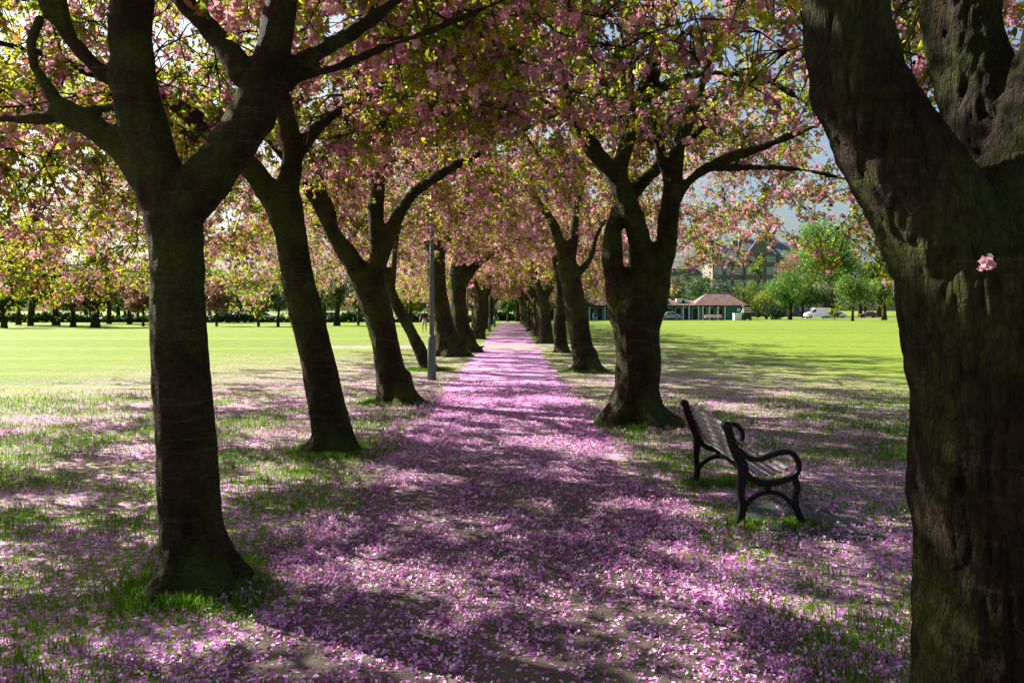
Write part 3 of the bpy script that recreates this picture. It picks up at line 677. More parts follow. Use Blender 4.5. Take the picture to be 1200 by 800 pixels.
# left side, one by one where they can be told apart
for px, Y, h, w, m, lab, kw in [
    (5, 76, 5.2, 4.4, G_MID, 'small dark round tree at the left edge of the lawn', dict(base=.3)),
    (36, 86, 10.5, 9.0, G_DARK, 'tall dark tree far left, its crown reaching up into the blossom', dict(lumps=26, q=5200, base=.2)),
    (22, 92, 8.5, 6.5, G_LIGHT, 'pale fresh green tree beside the tall dark tree at far left', dict()),
    (66, 90, 7.5, 5.5, G_DARK, 'dark tree with a thick trunk right of the tall dark tree at far left', dict(trunk=.35)),
    (86, 80, 4.6, 4.0, G_LIGHT, 'small light green young tree in front of the dark far left trees', dict()),
    (112, 78, 6.0, 7.6, G_BRZ, 'spreading bronze pink cherry tree on the left lawn edge', dict(lumps=24, q=4800, trunk=.38, base=.3)),
    (128, 100, 12.5, 8.0, G_DARK, 'tallest dark evergreen rising behind the bronze cherry tree', dict(lumps=26, q=5000, base=.15, shape='cone')),
    (152, 96, 7.0, 6.0, G_MID, 'mid green tree right of the bronze cherry tree', dict()),
    (168, 84, 4.4, 3.8, G_BRZ, 'small pinkish young tree near the first trunk on the left lawn', dict(trunk=.12)),
    (254, 84, 4.6, 4.0, G_BRZ, 'pale pink young tree seen between the first and second trunks', dict(trunk=.12)),
    (240, 110, 7.5, 8.0, G_MID, 'dull green tree behind the pale pink young tree', dict()),
    (303, 83, 4.8, 4.4, G_YEL, 'thin trunked yellow green young tree left of the second trunk', dict(trunk=.12)),
    (326, 82, 4.6, 4.2, G_GREY, 'grey green young tree just left of the second trunk', dict(trunk=.14)),
    (380, 88, 6.4, 5.6, G_GREY, 'bare looking grey green tree right of the second trunk', dict(trunk=.2, q=1800)),
    (395, 87, 6.8, 6.0, G_GREY, 'forked grey green tree in the gap beside the third trunk', dict(trunk=.3, q=2000)),
    (420, 90, 4.2, 3.8, G_GREY, 'small dim tree nearest the third trunk on its left', dict(trunk=.12)),
    (480, 95, 5.5, 5.0, G_YEL, 'yellow green tree behind the walker on the left lawn', dict()),
]:
    park_tree(lab, fx(px, Y), Y, h, w, m, int(px * 7 + Y), **kw)
# the belt behind them
rb = np.random.default_rng(77)
bproto = [park_tree('round green tree in the belt closing the left lawn', -80, 128, 9, 9, m, 300 + i, lumps=18, q=2600, size=.5, base=.12, group='trees in the far belt') for i, m in enumerate((G_MID, G_SUNLIT, G_GREY, G_LIGHT))]
for i in range(34):
    t = bproto[i] if i < 4 else copy_tree(bproto[rb.choice([0, 1, 1, 2, 3])])
    X = -108 + i * 3.6 + rb.uniform(-1.5, 1.5); t.location = (X, 122 + rb.uniform(-4, 22), 0); k = rb.uniform(.7, 1.15); t.scale = (k * 1.1, k * 1.1, k); t.rotation_euler = (0, 0, rb.uniform(0, 6.28))
    t['label'] = 'green tree in the dense belt closing the far side of the lawns'
# hedge along the far side
HEDGE = leafy('hedge_foliage', [(0, (0.015, 0.035, 0.014)), (1, (0.045, 0.085, 0.025))], .2)
def hedge(label, x0, x1, y, h, d, seed, n=5000, mat=None):
    r = np.random.default_rng(seed); n *= 2
    P = np.stack([r.uniform(x0, x1, n), y + r.uniform(-d / 2, d / 2, n), h * r.uniform(0, 1, n) ** .7 * 1.0], 1); P[:, 2] *= .35 + .9 * np.abs(np.sin(P[:, 0] * .37) * np.sin(P[:, 0] * .131 + 1)) + .25 * np.abs(np.sin(P[:, 0] * 1.7))
    Q = leaf_quads(P, unit(r, n), r.uniform(.3, .7, n), r, False)
    o = obj('hedge', quads_mesh('hedge', Q, r.uniform(size=n)), mat or HEDGE); tag(o, label, 'hedge'); return o
hedge('long low dark hedge along the far side of the left lawn', -110, -3.5, 112, 1.05, 1.4, 5, 9000)
hedge('low green hedge closing the lawn beyond the end of the path', -3, 12, 128, 1.6, 1.4, 6, 1800)
park_tree('small dark tree standing just beyond the far end of the path', -0.6, 120, 3.6, 2.6, G_MID, 901, q=1500, trunk=.2)
park_tree('fresh green tree to the right beyond the far end of the path', 6, 138, 8, 7, G_LIGHT, 902)
park_tree('yellow green tree to the left beyond the far end of the path', -6, 134, 8.5, 8, G_YEL, 903)
park_tree('mid green tree directly behind the far end of the path', .5, 146, 9.5, 9, G_MID, 904)

# right side
for px, Y, h, w, m, lab, kw in [
    (926, 146, 9.6, 9.2, G_SUNLIT, 'round dense green tree left of the white van', dict(lumps=26, q=6000, size=.34, trunk=.3, base=.2)),
    (999, 126, 8.2, 7.6, G_SUNLIT, 'round green tree with a thin dark trunk right of the white van', dict(lumps=24, q=5600, size=.3, trunk=.2, base=.2)),
    (1036, 140, 7.6, 7.4, G_LIGHT, 'bright yellow green tree with a thick trunk beside the road', dict(lumps=20, q=4200, trunk=.42, base=.25)),
    (1064, 150, 7.6, 6.2, G_LIGHT, 'bright green tree half hidden by the mossy foreground trunk', dict()),
    (972, 200, 26, 22, G_LIGHT, 'tall airy light green tree towering behind the white van', dict(lumps=44, q=15000, size=.6, trunk=.8, base=.12)),
    (1030, 205, 21, 9, G_LIGHT, 'tall narrow light green tree left of the mossy foreground trunk', dict(lumps=26, q=5000, size=.55, trunk=.6, base=.1)),
    (1008, 230, 19, 14, G_DARK, 'dark green tree between the two tall light green ones', dict(lumps=26, q=5000, size=.6, trunk=.5, base=.05)),
    (888, 190, 15, 5.0, G_LIGHT, 'small clipped round light green tree before the stone tenement', dict(lumps=10, q=2200, base=.62, trunk=.3)),
    (925, 195, 16.5, 10, G_BRZ, 'purple bronze tree rising behind the round green tree', dict(lumps=18, q=3600, base=.3, trunk=.4)),
    (848, 162, 8.0, 10, G_DARK, 'dark green tree behind the right hand pavilion roof', dict(lumps=22, q=4200, base=.1)),
    (822, 168, 9.5, 9.0, G_DARK, 'dark green tree behind the middle of the pavilion', dict(lumps=22, q=4200, base=.1)),
    (876, 158, 7.6, 9.0, G_LIGHT, 'pale green bushy tree right of the pavilion roof', dict(lumps=20, q=4000, base=.06)),
    (898, 156, 6.6, 7.0, G_YEL, 'yellow green bushy tree between pavilion and round green tree', dict(lumps=18, q=3600, base=.05)),
    (796, 185, 13, 7.0, G_GREY, 'pale grey green tree behind the small white pediment', dict(lumps=18, q=3600, base=.2)),
    (905, 146, 3.2, 5.4, G_DARK, 'low dark round bush left of the round green tree', dict(lumps=14, q=2600, base=.0, trunk=.12, cat='bush')),
    (716, 170, 12, 12, G_MID, 'mid green tree behind the left end of the pavilion', dict(lumps=24, q=4200, base=.1)),
    (742, 180, 12, 12, G_GREY, 'dull green tree behind the pavilion, hidden by the banded trunk', dict(lumps=22, q=3800, base=.1)),
    (978, 150, 2.6, 2.4, G_YEL, 'small yellow green sapling behind the white van', dict(lumps=8, q=900, base=.1, trunk=.08)),
]:
    park_tree(lab, fx(px, Y), Y, h, w, m, int(px * 3 + Y), **kw)
for i in range(14):
    t = copy_tree(bproto[rb.choice([0, 1, 3, 1])]); t.location = (66 + i * 11 + rb.uniform(-3, 3), 232 + rb.uniform(-6, 24), 0); k = rb.uniform(1.1, 1.7); t.scale = (k, k, k)
    t['label'] = 'green tree in the row beyond the road on the right'; t['group'] = 'trees beyond the road'
for i in range(12):
    t = copy_tree(bproto[rb.choice([0, 1, 2])]); t.location = (8 + i * 6 + rb.uniform(-2, 2), 190 + rb.uniform(-4, 10), 0); k = rb.uniform(.9, 1.3); t.scale = (k, k, k)
    t['label'] = 'green tree in the belt behind the pavilion'; t['group'] = 'trees behind the pavilion'

# --- pavilion: green boarded walls, white posts, three hipped roofs
P_GREEN = plain('green_boards', (0.018, 0.13, 0.095), .6, var=.2, scale=2)
P_DARK = plain('dark_green_boards', (0.008, 0.045, 0.04), .5, var=.2)
P_WHITE = plain('white_paint', (0.70, 0.72, 0.70), .5, var=.08)
P_ROOF = plain('red_brown_tiles', (0.15, 0.085, 0.078), .55, var=.35, scale=1.5, spec=.5)
P_SLATE = plain('grey_lead_flashing', (0.20, 0.21, 0.24), .5)
Yp = 140.0
pav = empty('sports_pavilion', (fx(790, Yp), Yp, 0)); tag(pav, 'long low green pavilion with white posts and red brown hipped roofs across the lawn', 'pavilion')
def X0(px): return fx(px, Yp) - fx(790, Yp)
wall = MB(); wall.box(((X0(684) + X0(872)) / 2, 3.6, 1.25), (X0(872) - X0(684), 4.0, 2.5)); wall.box(((X0(852) + X0(872)) / 2, 1.0, 1.25), (X0(872) - X0(852), 1.4, 2.5)); wall.box(((X0(684) + X0(690)) / 2, 1.0, 1.25), (X0(690) - X0(684), 1.4, 2.5))
wall.build('wall', P_GREEN, pav)
for i, px in enumerate((694, 704, 717, 730, 743, 756, 786, 797, 806, 817, 827, 836, 846)):
    d = MB(); d.box((X0(px), 1.52, 1.05), (.95, .08, 2.1)); dd = d.build('door', P_DARK, pav)
    f = MB()
    f.box((X0(px) - .53, 1.5, 1.08), (.09, .12, 2.16)); f.box((X0(px) + .53, 1.5, 1.08), (.09, .12, 2.16)); f.box((X0(px), 1.5, 2.2), (1.15, .12, .09)); f.build('door_frame', P_WHITE, dd)
for px in (691, 709, 724, 738, 752, 766, 778, 801, 808, 819, 824, 832, 842, 850):
    p = MB(); p.box((X0(px), .35, 1.2), (.20, .20, 2.4)); p.box((X0(px), .35, 2.32), (.34, .26, .12)); p.build('post', P_WHITE, pav)
eave = MB(); eave.box(((X0(682) + X0(875)) / 2, 2.6, 2.52), (X0(875) - X0(682), 5.6, .16)); eave.build('fascia', P_DARK, pav)
def hip(x0, x1, top, inset, name='roof'):
    m = MB(); y0, y1 = -.3, 5.7; ym = 2.7; z = 2.61
    m.add([(x0, y0, z), (x1, y0, z), (x1, y1, z), (x0, y1, z), (x0 + inset, ym, top), (x1 - inset, ym, top)], [(0, 1, 5, 4), (1, 2, 5), (2, 3, 4, 5), (3, 0, 4), (3, 2, 1, 0)])
    r = m.build(name, P_ROOF, pav)
    k = MB(); k.tube([(x0 + inset, ym, top + .02), (x1 - inset, ym, top + .02)], .09, 6); k.build('ridge', P_SLATE, r); return r
hip(X0(812), X0(877), 4.75, 3.0); hip(X0(681), X0(735), 4.7, 3.0); hip(X0(745), X0(800), 4.4, 3.0)
m = MB(); m.add([(X0(730), -.2, 2.63), (X0(815), -.2, 2.63), (X0(815), 5.4, 2.63), (X0(730), 5.4, 2.63), (X0(730), 2.7, 3.5), (X0(815), 2.7, 3.5)], [(0, 1, 5, 4), (2, 3, 4, 5), (1, 2, 5), (3, 0, 4), (3, 2, 1, 0)]); m.build('roof', P_ROOF, pav)
m = MB(); m.prism([(X0(777.5), 2.66), (X0(788), 2.66), (X0(782.7), 3.75)], -.42, -.1); pd = m.build('pediment', P_WHITE, pav)
m = MB(); m.prism([(X0(779.5), 2.78), (X0(786), 2.78), (X0(782.7), 3.45)], -.47, -.425); m.build('pediment_panel', P_GREEN, pd)
m = MB(); m.box((X0(799), 1.6, 3.45), (1.5, .8, .7)); m.box((X0(804), 1.6, 3.35), (.9, .8, .5)); m.build('roof_vent', P_WHITE, pav)
m = MB(); m.box((X0(866), .28, 1.8), (.55, .06, .5)); m.build('notice_board', P_WHITE, pav)

def thing_at(name, px, Y, label, cat): 
    o = empty(name, (fx(px, Y), Y, 0)); return tag(o, label, cat)
WHITE_P = plain('white_plastic', (0.75, 0.76, 0.76), .4, var=.05)
DARKM = plain('dark_paint', (0.02, 0.022, 0.026), .45)
t = thing_at('storage_box', 864, 136.5, 'square white storage box at the right end of the pavilion', 'box')
m = MB(); m.box((0, 0, .55), (1.3, 1.0, 1.1)); m.build('body', WHITE_P, t, bevel=.04); m = MB(); m.box((0, 0, 1.15), (1.4, 1.1, .1)); m.build('lid', WHITE_P, t, bevel=.03)
t = thing_at('refreshment_cart', 875, 136, 'tall dark cart with white striped canopy beside the white storage box', 'cart')
m = MB(); m.box((0, 0, .75), (1.3, .9, .9)); m.build('body', DARKM, t, bevel=.04)
for sx in (-.6, .6):
    m = MB(); m.box((sx, -.4, 1.5), (.06, .06, 1.2)); m.box((sx, .4, 1.5), (.06, .06, 1.2)); m.build('post', DARKM, t)
for k in range(3):
    m = MB(); m.box((0, 0, 1.45 + k * .34), (1.5 - k * .2, 1.1 - k * .1, .13)); m.build('shelf', WHITE_P, t, bevel=.02)
m = MB(); m.prism([(-.8, 2.3), (.8, 2.3), (.5, 2.6), (-.5, 2.6)], -.6, .6); m.build('canopy', DARKM, t)
for sx in (-.45, .45):
    m = MB(); m.tube([(sx, -.5, .28), (sx, -.4, .28)], .28, 14); m.build('wheel', DARKM, t)
t = thing_at('long_bench', 836, 134, 'long pale bench on the grass in front of the pavilion', 'bench')
m = MB(); m.box((0, 0, .5), (2.9, .5, .08)); m.build('seat', plain('pale_wood', (.55, .5, .4)), t, bevel=.01); m = MB(); m.box((0, .27, .78), (2.9, .06, .4)); m.build('backrest', plain('pale_wood_back', (.55, .5, .4)), t)
for sx in (-1.25, 0, 1.25):
    m = MB(); m.box((sx, 0, .23), (.1, .45, .46)); m.build('leg', DARKM, t)
t = thing_at('lawn_chair', 697, 133, 'white chair on the lawn by the left part of the pavilion', 'chair')
m = MB(); m.box((0, 0, .45), (.6, .55, .06)); m.build('seat', WHITE_P, t); m = MB(); m.box((-.3, 0, .85), (.06, .55, .8)); m.build('backrest', WHITE_P, t)
for a, b_ in ((-.26, -.24), (.26, -.24), (.26, .24), (-.26, .24)):
    m = MB(); m.box((a, b_, .21), (.05, .05, .42)); m.build('leg', WHITE_P, t)

# --- vehicles
GLASS = plain('dark_glass', (0.02, 0.03, 0.04), .08, var=.05, spec=.8)
TYRE = plain('tyre_rubber', (0.015, 0.015, 0.016), .8); RIM = plain('alloy', (0.35, 0.36, 0.38), .35, metal=.8)
def wheels(t, xs_, wd, r=.33):
    for x in xs_:
        for s in (-1, 1):
            m = MB(); m.tube([(x, s * wd, r), (x, s * (wd - .22), r)], r, 20); w = m.build('wheel', TYRE, t, smooth=False)
            m = MB(); m.tube([(x, s * (wd + .012), r), (x, s * (wd - .02), r)], r * .6, 14); m.build('rim', RIM, w)
def vehicle(name, x, y, rz, label, cat, prof, win, paint, width, wx, glass_side, group=None):
    t = empty(name, (x, y, 0.0), rz); tag(t, label, cat, group)
    m = MB(); m.prism(prof, -width / 2, width / 2); m.build('body', paint, t, bevel=.07)
    for q in glass_side:
        m = MB(); m.prism(q, -width / 2 - .012, -width / 2 + .05); m.prism(q, width / 2 - .05, width / 2 + .012); m.build('side_window', GLASS, t)
    m = MB(); m.prism(win, -width / 2 + .12, width / 2 - .12); m.build('windscreen', GLASS, t)
    x0 = min(p[0] for p in prof)
    for s in (-1, 1):
        m = MB(); m.box((x0 + .03, s * (width / 2 - .28), .78), (.1, .3, .18)); m.build('headlight', P_WHITE, t, bevel=.02)
    m = MB(); m.box((x0 + .0, 0, .42), (.12, width - .1, .22)); m.build('bumper', DARKM, t, bevel=.03)
    wheels(t, wx, width / 2 + .02)
    return t
VANW = plain('white_van_paint', (0.72, 0.75, 0.80), .25, var=.03, spec=.6)
vehicle('parked_van', fx(958.5, 168), 168.5, 0.0, 'white panel van parked nose left between two round green trees', 'van',
        [(-2.55, .35), (-2.6, .85), (-2.35, 1.12), (-1.75, 1.32), (-1.05, 2.05), (-.7, 2.18), (2.5, 2.22), (2.6, 2.0), (2.6, .35)],
        [(-1.80, 1.34), (-1.73, 1.28), (-1.0, 1.98), (-1.1, 2.04)], VANW, 1.95, (-1.7, 1.65), [[(-1.6, 1.35), (-1.05, 1.9), (-.55, 1.92), (-.55, 1.35)]])
CARP = [(-2.1, .32), (-2.15, .7), (-1.9, .88), (-1.05, .98), (-.45, 1.42), (.75, 1.45), (1.5, 1.0), (2.05, .95), (2.12, .7), (2.1, .32)]
def car(x, y, c, label, group=None, rz=0):
    vehicle('parked_car', x, y, rz, label, 'car', CARP, [(-1.1, 1.0), (-1.02, .96), (-.42, 1.38), (-.5, 1.42)], c, 1.75, (-1.35, 1.3), [[(-.9, 1.0), (-.42, 1.36), (.1, 1.38), (.1, 1.0)], [(.18, 1.0), (.18, 1.38), (.72, 1.38), (1.25, 1.0)]], group)
car(fx(1018, 188), 188, plain('dark_red_paint', (.16, .015, .015), .25, spec=.6), 'dark red parked car at the roadside between the round trees')
car(fx(982, 178), 179, plain('white_car_paint', (.7, .7, .72), .25, spec=.6), 'white parked car behind the rear of the white van')
car(fx(783, 137), 137.5, plain('grey_blue_paint', (.25, .30, .38), .25, spec=.6), 'pale blue grey car parked under the small white pediment', rz=.3)
for k, (px, lab) in enumerate(((262, 'white car beyond the hedge seen between the first two trunks'), (308, 'white car beyond the hedge left of the second trunk'), (386, 'pale car beyond the hedge right of the second trunk'))):
    car(fx(px, 118), 118, plain('pale_car_paint', (.7, .72, .74), .3), lab)

# --- stone tenement with slate roofs, and a pale block behind the pavilion
STONE = plain('grey_sandstone', (0.17, 0.15, 0.135), .85, var=.25, scale=1.2)
SLATE = plain('roof_slate', (0.09, 0.105, 0.13), .5, var=.2, scale=2)
WINP = plain('window_pane', (0.30, 0.36, 0.45), .1, var=.3, scale=.5, spec=.8)
Yb = 225.0
bld = empty('stone_tenement', (fx(890, Yb), Yb, 0)); tag(bld, 'grey stone tenement with slate gabled roofs above the trees on the right', 'building')
def XB(px): return fx(px, Yb) - fx(890, Yb)
bl = [(835, 872, 15.5, 4), (872, 908, 17.5, 5), (908, 948, 16.5, 5)]
for i, (a, c_, hh, st) in enumerate(bl):
    x0, x1 = XB(a), XB(c_); yf = -1.2 if i == 1 else 0
    m = MB(); m.box(((x0 + x1) / 2, 6 + yf, hh / 2), (x1 - x0 - .01, 12, hh)); m.build('wall', STONE, bld)
    m = MB()
    if i == 1: m.prism([(x0 + .4, hh + .01), (x1 - .4, hh + .01), ((x0 + x1) / 2, hh + 5.6)], yf + .05, yf + .6); m.build('gable', STONE, bld); m = MB()
    m.add([(x0 - .3, yf - .3 + .9 * (i == 1), hh + .02), (x1 + .3, yf - .3 + .9 * (i == 1), hh + .02), (x1 + .3, 12.2, hh + .02), (x0 - .3, 12.2, hh + .02), (x0 + 1.2, 6, hh + 5), (x1 - 1.2, 6, hh + 5)], [(0, 1, 5, 4), (1, 2, 5), (2, 3, 4, 5), (3, 0, 4), (3, 2, 1, 0)])
    rf = m.build('roof', SLATE, bld)
    for cx_ in (x0 + 1.0, x1 - 1.0):
        m = MB(); m.box((cx_, 6, hh + 4.4), (1.6, 1.2, 4.2)); m.build('chimney', STONE, rf)
    cols = 3
    for s_ in range(st):
        for c in range(cols):
            xx = x0 + (x1 - x0) * (c + .5) / cols; zz = 1.2 + s_ * 3.55
            if zz > hh - 1.5: continue
            for dx in (-.62, .62) if c != 1 else (0,):
                m = MB(); m.box((xx + dx, yf - .02, zz + 1.0), (1.0, .1, 2.0)); w = m.build('window', P_WHITE, bld)
                m = MB(); m.box((xx + dx, yf - .075, zz + .55), (.8, .03, .8)); m.box((xx + dx, yf - .075, zz + 1.45), (.8, .03, .8)); m.build('pane', WINP, w)
    m = MB(); m.box(((x0 + x1) / 2, yf - .12, hh - .25), (x1 - x0, .3, .35)); m.build('cornice', STONE, bld)
CREAM = plain('cream_render', (0.42, 0.36, 0.29), .8, var=.08, scale=.3)
b2 = empty('apartment_block', (fx(795, 215), 215, 0)); tag(b2, 'pale cream building behind the small white pediment', 'building')
m = MB(); m.box((0, 5, 5.6), (13, 10, 11.2)); m.build('wall', CREAM, b2)
m = MB(); m.prism([(-6.8, 11.21), (6.8, 11.21), (5, 13), (-5, 13)], -.3, 10.3); m.build('roof', SLATE, b2)
for i in range(4):
    for k in range(3):
        m = MB(); m.box((-4.8 + i * 3.2, -.03, 2 + k * 3.3), (1.1, .1, 1.7)); w = m.build('window', P_WHITE, b2); m = MB(); m.box((-4.8 + i * 3.2, -.09, 2 + k * 3.3), (.85, .04, 1.4)); m.build('pane', WINP, w)

# ------------------------------------------------------------------ lamp posts
POST = plain('grey_green_post_paint', (0.10, 0.135, 0.13), .45, var=.3, scale=14)
LAMPG = plain('lamp_glass', (0.35, 0.37, 0.36), .15, spec=.7)
def lamp(x, y, label, h=4.75):
    t = empty('lamp_post', (x, y, 0)); tag(t, label, 'lamp post', 'lamp posts in the left row')
    m = MB(); m.tube([(0, 0, -.1), (0, 0, .95), (0, 0, 1.05), (0, 0, 1.08)], [.105, .10, .09, .06], 16); b0 = m.build('base', POST, t, smooth=True)
    m = MB(); m.box((0, -.10, .62), (.10, .03, .38)); m.build('access_door', POST, b0, bevel=.004)
    m = MB(); m.tube([(0, 0, 1.06), (0, 0, 2.6), (0, 0, h)], [.058, .052, .042], 14); m.build('pole', POST, t, smooth=True)
    m = MB(); m.tube([(0, 0, h), (0, 0, h + .08), (0, 0, h + .1)], [.05, .09, .14], 14); m.tube([(0, 0, h + .42), (0, 0, h + .5), (0, 0, h + .56)], [.24, .2, .04], 16); m.build('lantern_cap', POST, t, smooth=True)
    m = MB(); m.tube([(0, 0, h + .1), (0, 0, h + .42)], [.13, .2], 14); m.build('lantern_glass', LAMPG, t, smooth=True)
lamp(fx(506, 19.0), 19.0, 'slim grey green lamp post on the left edge of the path')
lamp(fx(548, 44), 44.0, 'pale lamp post beside the first tree beyond the crossing path')
lamp(-1.75, 62.0, 'distant lamp post among the left row trunks, nearer of the two'); lamp(-1.75, 80.0, 'distant lamp post among the left row trunks, farther of the two')

# ------------------------------------------------------------------ the bench
IRON = plain('black_cast_iron', (0.004, 0.004, 0.005), .45, var=.2, scale=30, spec=.22, bump=.001)
SLATW = plain('weathered_slat_paint', (0.13, 0.13, 0.14), .22, var=.35, scale=18, spec=.9)
Yn, Yf = 6.08, 7.56
k0 = F / Yn
bench = empty('park_bench', (1.95, (Yn + Yf) / 2, 0)); tag(bench, 'black cast iron park bench with slatted seat and scrolled armrests, facing the lawn', 'bench')
def bp_(px, py): return ((px - 600) / k0 - 1.95, H - (py - HY) / k0)
def ribbon(mb_, pts, w, y, th):
    """cast bar that follows a curve in the end frame's plane"""
    Q = catmull([(x, 0, z, ww) for (x, z), ww in zip(pts, w)], .015)
    n = len(Q); L, R_ = [], []
    for i in range(n):
        t = Q[min(i + 1, n - 1)] - Q[max(i - 1, 0)]; l = math.hypot(t[0], t[2]) or 1; nx_, nz_ = -t[2] / l, t[0] / l
        L.append((Q[i][0] + nx_ * Q[i][3], Q[i][2] + nz_ * Q[i][3])); R_.append((Q[i][0] - nx_ * Q[i][3], Q[i][2] - nz_ * Q[i][3]))
    vs, fs = [], []
    for i in range(n):
        vs += [(L[i][0], y - th, L[i][1]), (R_[i][0], y - th, R_[i][1]), (R_[i][0], y + th, R_[i][1]), (L[i][0], y + th, L[i][1])]
        if i:
            o = (i - 1) * 4
            for a in range(4): fs.append((o + a, o + (a + 1) % 4, o + 4 + (a + 1) % 4, o + 4 + a))
    fs += [(0, 1, 2, 3), (n * 4 - 4, n * 4 - 1, n * 4 - 2, n * 4 - 3)]
    mb_.add(vs, fs)
for y in (Yn - bench.location.y, Yf - bench.location.y):
    m = MB()
    up = [bp_(852, 499), bp_(856, 514), bp_(862, 530), bp_(870, 546), bp_(869, 562), bp_(868, 578), bp_(870, 592), bp_(868, 606), bp_(866, 619)]
    ribbon(m, up, [.030, .032, .036, .040, .032, .026, .026, .028, .036], y, .026)
    arm = [bp_(866, 527), bp_(876, 535), bp_(889, 538), bp_(903, 533), bp_(917, 529), bp_(928, 531), bp_(935, 540), bp_(935, 551), bp_(927, 559), bp_(913, 564), bp_(897, 566), bp_(881, 561), bp_(872, 551)]
    ribbon(m, arm, [.022, .020, .018, .018, .022, .020, .018, .018, .020, .022, .024, .024, .024], y, .024)
    ribbon(m, [bp_(930, 556), bp_(934, 570), bp_(932, 582), bp_(933, 595), bp_(938, 608), bp_(938, 620)], [.022, .022, .020, .022, .026, .034], y, .024)
    ribbon(m, [bp_(870, 597), bp_(878, 586), bp_(888, 579), bp_(900, 576), bp_(913, 578), bp_(923, 585), bp_(933, 597)], [.018] * 7, y, .018)
    ribbon(m, [bp_(900, 566), bp_(900, 577)], [.022, .022], y, .018)
    m.tube([(bp_(851, 499)[0], y - .035, bp_(851, 499)[1]), (bp_(851, 499)[0], y + .035, bp_(851, 499)[1])], .038, 14)
    m.build('end_frame', IRON, bench, bevel=.006)
y0, y1 = Yn - bench.location.y + .02, Yf - bench.location.y - .02
m = MB()
for k in range(7):                                    # backrest boards, top to bottom
    t_ = k / 6; x, z = bp_(855.5 + 14.5 * t_, 503 + 40 * t_); x += .02
    a = math.atan2(40, 14.5)
    c_, s_ = math.cos(a), -math.sin(a)
    hw, ht = .0125, .010
    q = [(x + c_ * u - s_ * v, z + s_ * u + c_ * v) for u, v in ((-hw, -ht), (hw, -ht), (hw, ht), (-hw, ht))]
    m.prism(q, y0, y1)
m.build('backrest', SLATW, bench, bevel=.003)
m = MB()
sp_ = [bp_(877, 552), bp_(884, 556), bp_(891, 558.5), bp_(899, 559.5), bp_(907, 558), bp_(915, 556), bp_(923, 552)]
for i, (x, z) in enumerate(sp_):
    xa, za = sp_[max(i - 1, 0)]; xb_, zb_ = sp_[min(i + 1, 6)]; a = math.atan2(zb_ - za, xb_ - xa); c_, s_ = math.cos(a), math.sin(a); z += .015
    q = [(x + c_ * u - s_ * v, z + s_ * u + c_ * v) for u, v in ((-.0145, -.009), (.0145, -.009), (.0145, .009), (-.0145, .009))]
    m.prism(q, y0, y1)
m.build('seat', SLATW, bench, bevel=.003)
m = MB(); m.tube([(bp_(900, 572)[0], y0, bp_(900, 572)[1]), (bp_(900, 572)[0], y1, bp_(900, 572)[1])], .010, 8); m.build('tie_rod', IRON, bench)

# litter by the bench
r = np.random.default_rng(2)
bm = bmesh.new(); bmesh.ops.create_icosphere(bm, subdivisions=3, radius=.055)
for v in bm.verts:
    v.co *= 1 + .35 * noise.noise(v.co * 30); v.co.z *= .55; v.co.x *= 1.3
me = bpy.data.meshes.new('litter'); bm.to_mesh(me); bm.free()
lit = obj('litter', me, plain('pale_blue_wrapper', (.45, .62, .78), .3)); lit.location = (*at(858, 543, 8.6)[:2], .03)
tag(lit, 'crumpled pale blue and orange wrapper on the petals behind the bench', 'litter')
bm = bmesh.new(); bmesh.ops.create_icosphere(bm, subdivisions=2, radius=.028)
for v in bm.verts: v.co *= 1 + .4 * noise.noise(v.co * 40)
me = bpy.data.meshes.new('torn_end'); bm.to_mesh(me); bm.free()
te = obj('torn_end', me, plain('orange_wrapper', (.75, .28, .05), .4), lit); te.location = (-.03, -.045, -.004)

# ------------------------------------------------------------------ the walker on the lawn
def skin_figure(name, joints, edges, mat, parent, sub=2):
    me = bpy.data.meshes.new(name); me.from_pydata([j[:3] for j in joints], edges, [])
    o = obj(name, me, mat, parent); 
    sm = o.modifiers.new('skin', 'SKIN')
    for i, j in enumerate(joints):
        v = me.skin_vertices[0].data[i] if me.skin_vertices else None
        if v: v.radius = (j[3], j[4] if len(j) > 4 else j[3])
    if me.skin_vertices: me.skin_vertices[0].data[0].use_root = True
    s = o.modifiers.new('sub', 'SUBSURF'); s.levels = s.render_levels = sub
    return o
def make_skin_layer(me):
    bm = bmesh.new(); bm.from_mesh(me); bm.verts.layers.skin.verify(); bm.to_mesh(me); bm.free()
def figure(name, joints, edges, mat, parent, sub=2):
    me = bpy.data.meshes.new(name); me.from_pydata([j[:3] for j in joints], edges, [])
    bm = bmesh.new(); bm.from_mesh(me); lay = bm.verts.layers.skin.verify(); bm.verts.ensure_lookup_table()
    for v, j in zip(bm.verts, joints):
        v[lay].radius = (j[3], j[4] if len(j) > 4 else j[3])
    bm.verts[0][lay].use_root = True
    bm.to_mesh(me); bm.free()
    o = obj(name, me, mat, parent); o.modifiers.new('skin', 'SKIN').use_smooth_shade = True
    s = o.modifiers.new('sub', 'SUBSURF'); s.levels = s.render_levels = sub
    return o
SKIN = plain('skin', (.42, .25, .18), .5, var=.05); NAVY = plain('navy_cloth', (.02, .03, .11), .8); SHORT = plain('light_grey_cloth', (.42, .45, .44), .8); HAIR = plain('fair_hair', (.22, .15, .08), .7); SHOE = plain('dark_shoe', (.03, .03, .03), .6)
Yw = 60.5
per = empty('person', (fx(497.5, Yw), Yw, 0), .15); tag(per, 'person in navy top and light grey shorts walking on the left lawn', 'person')
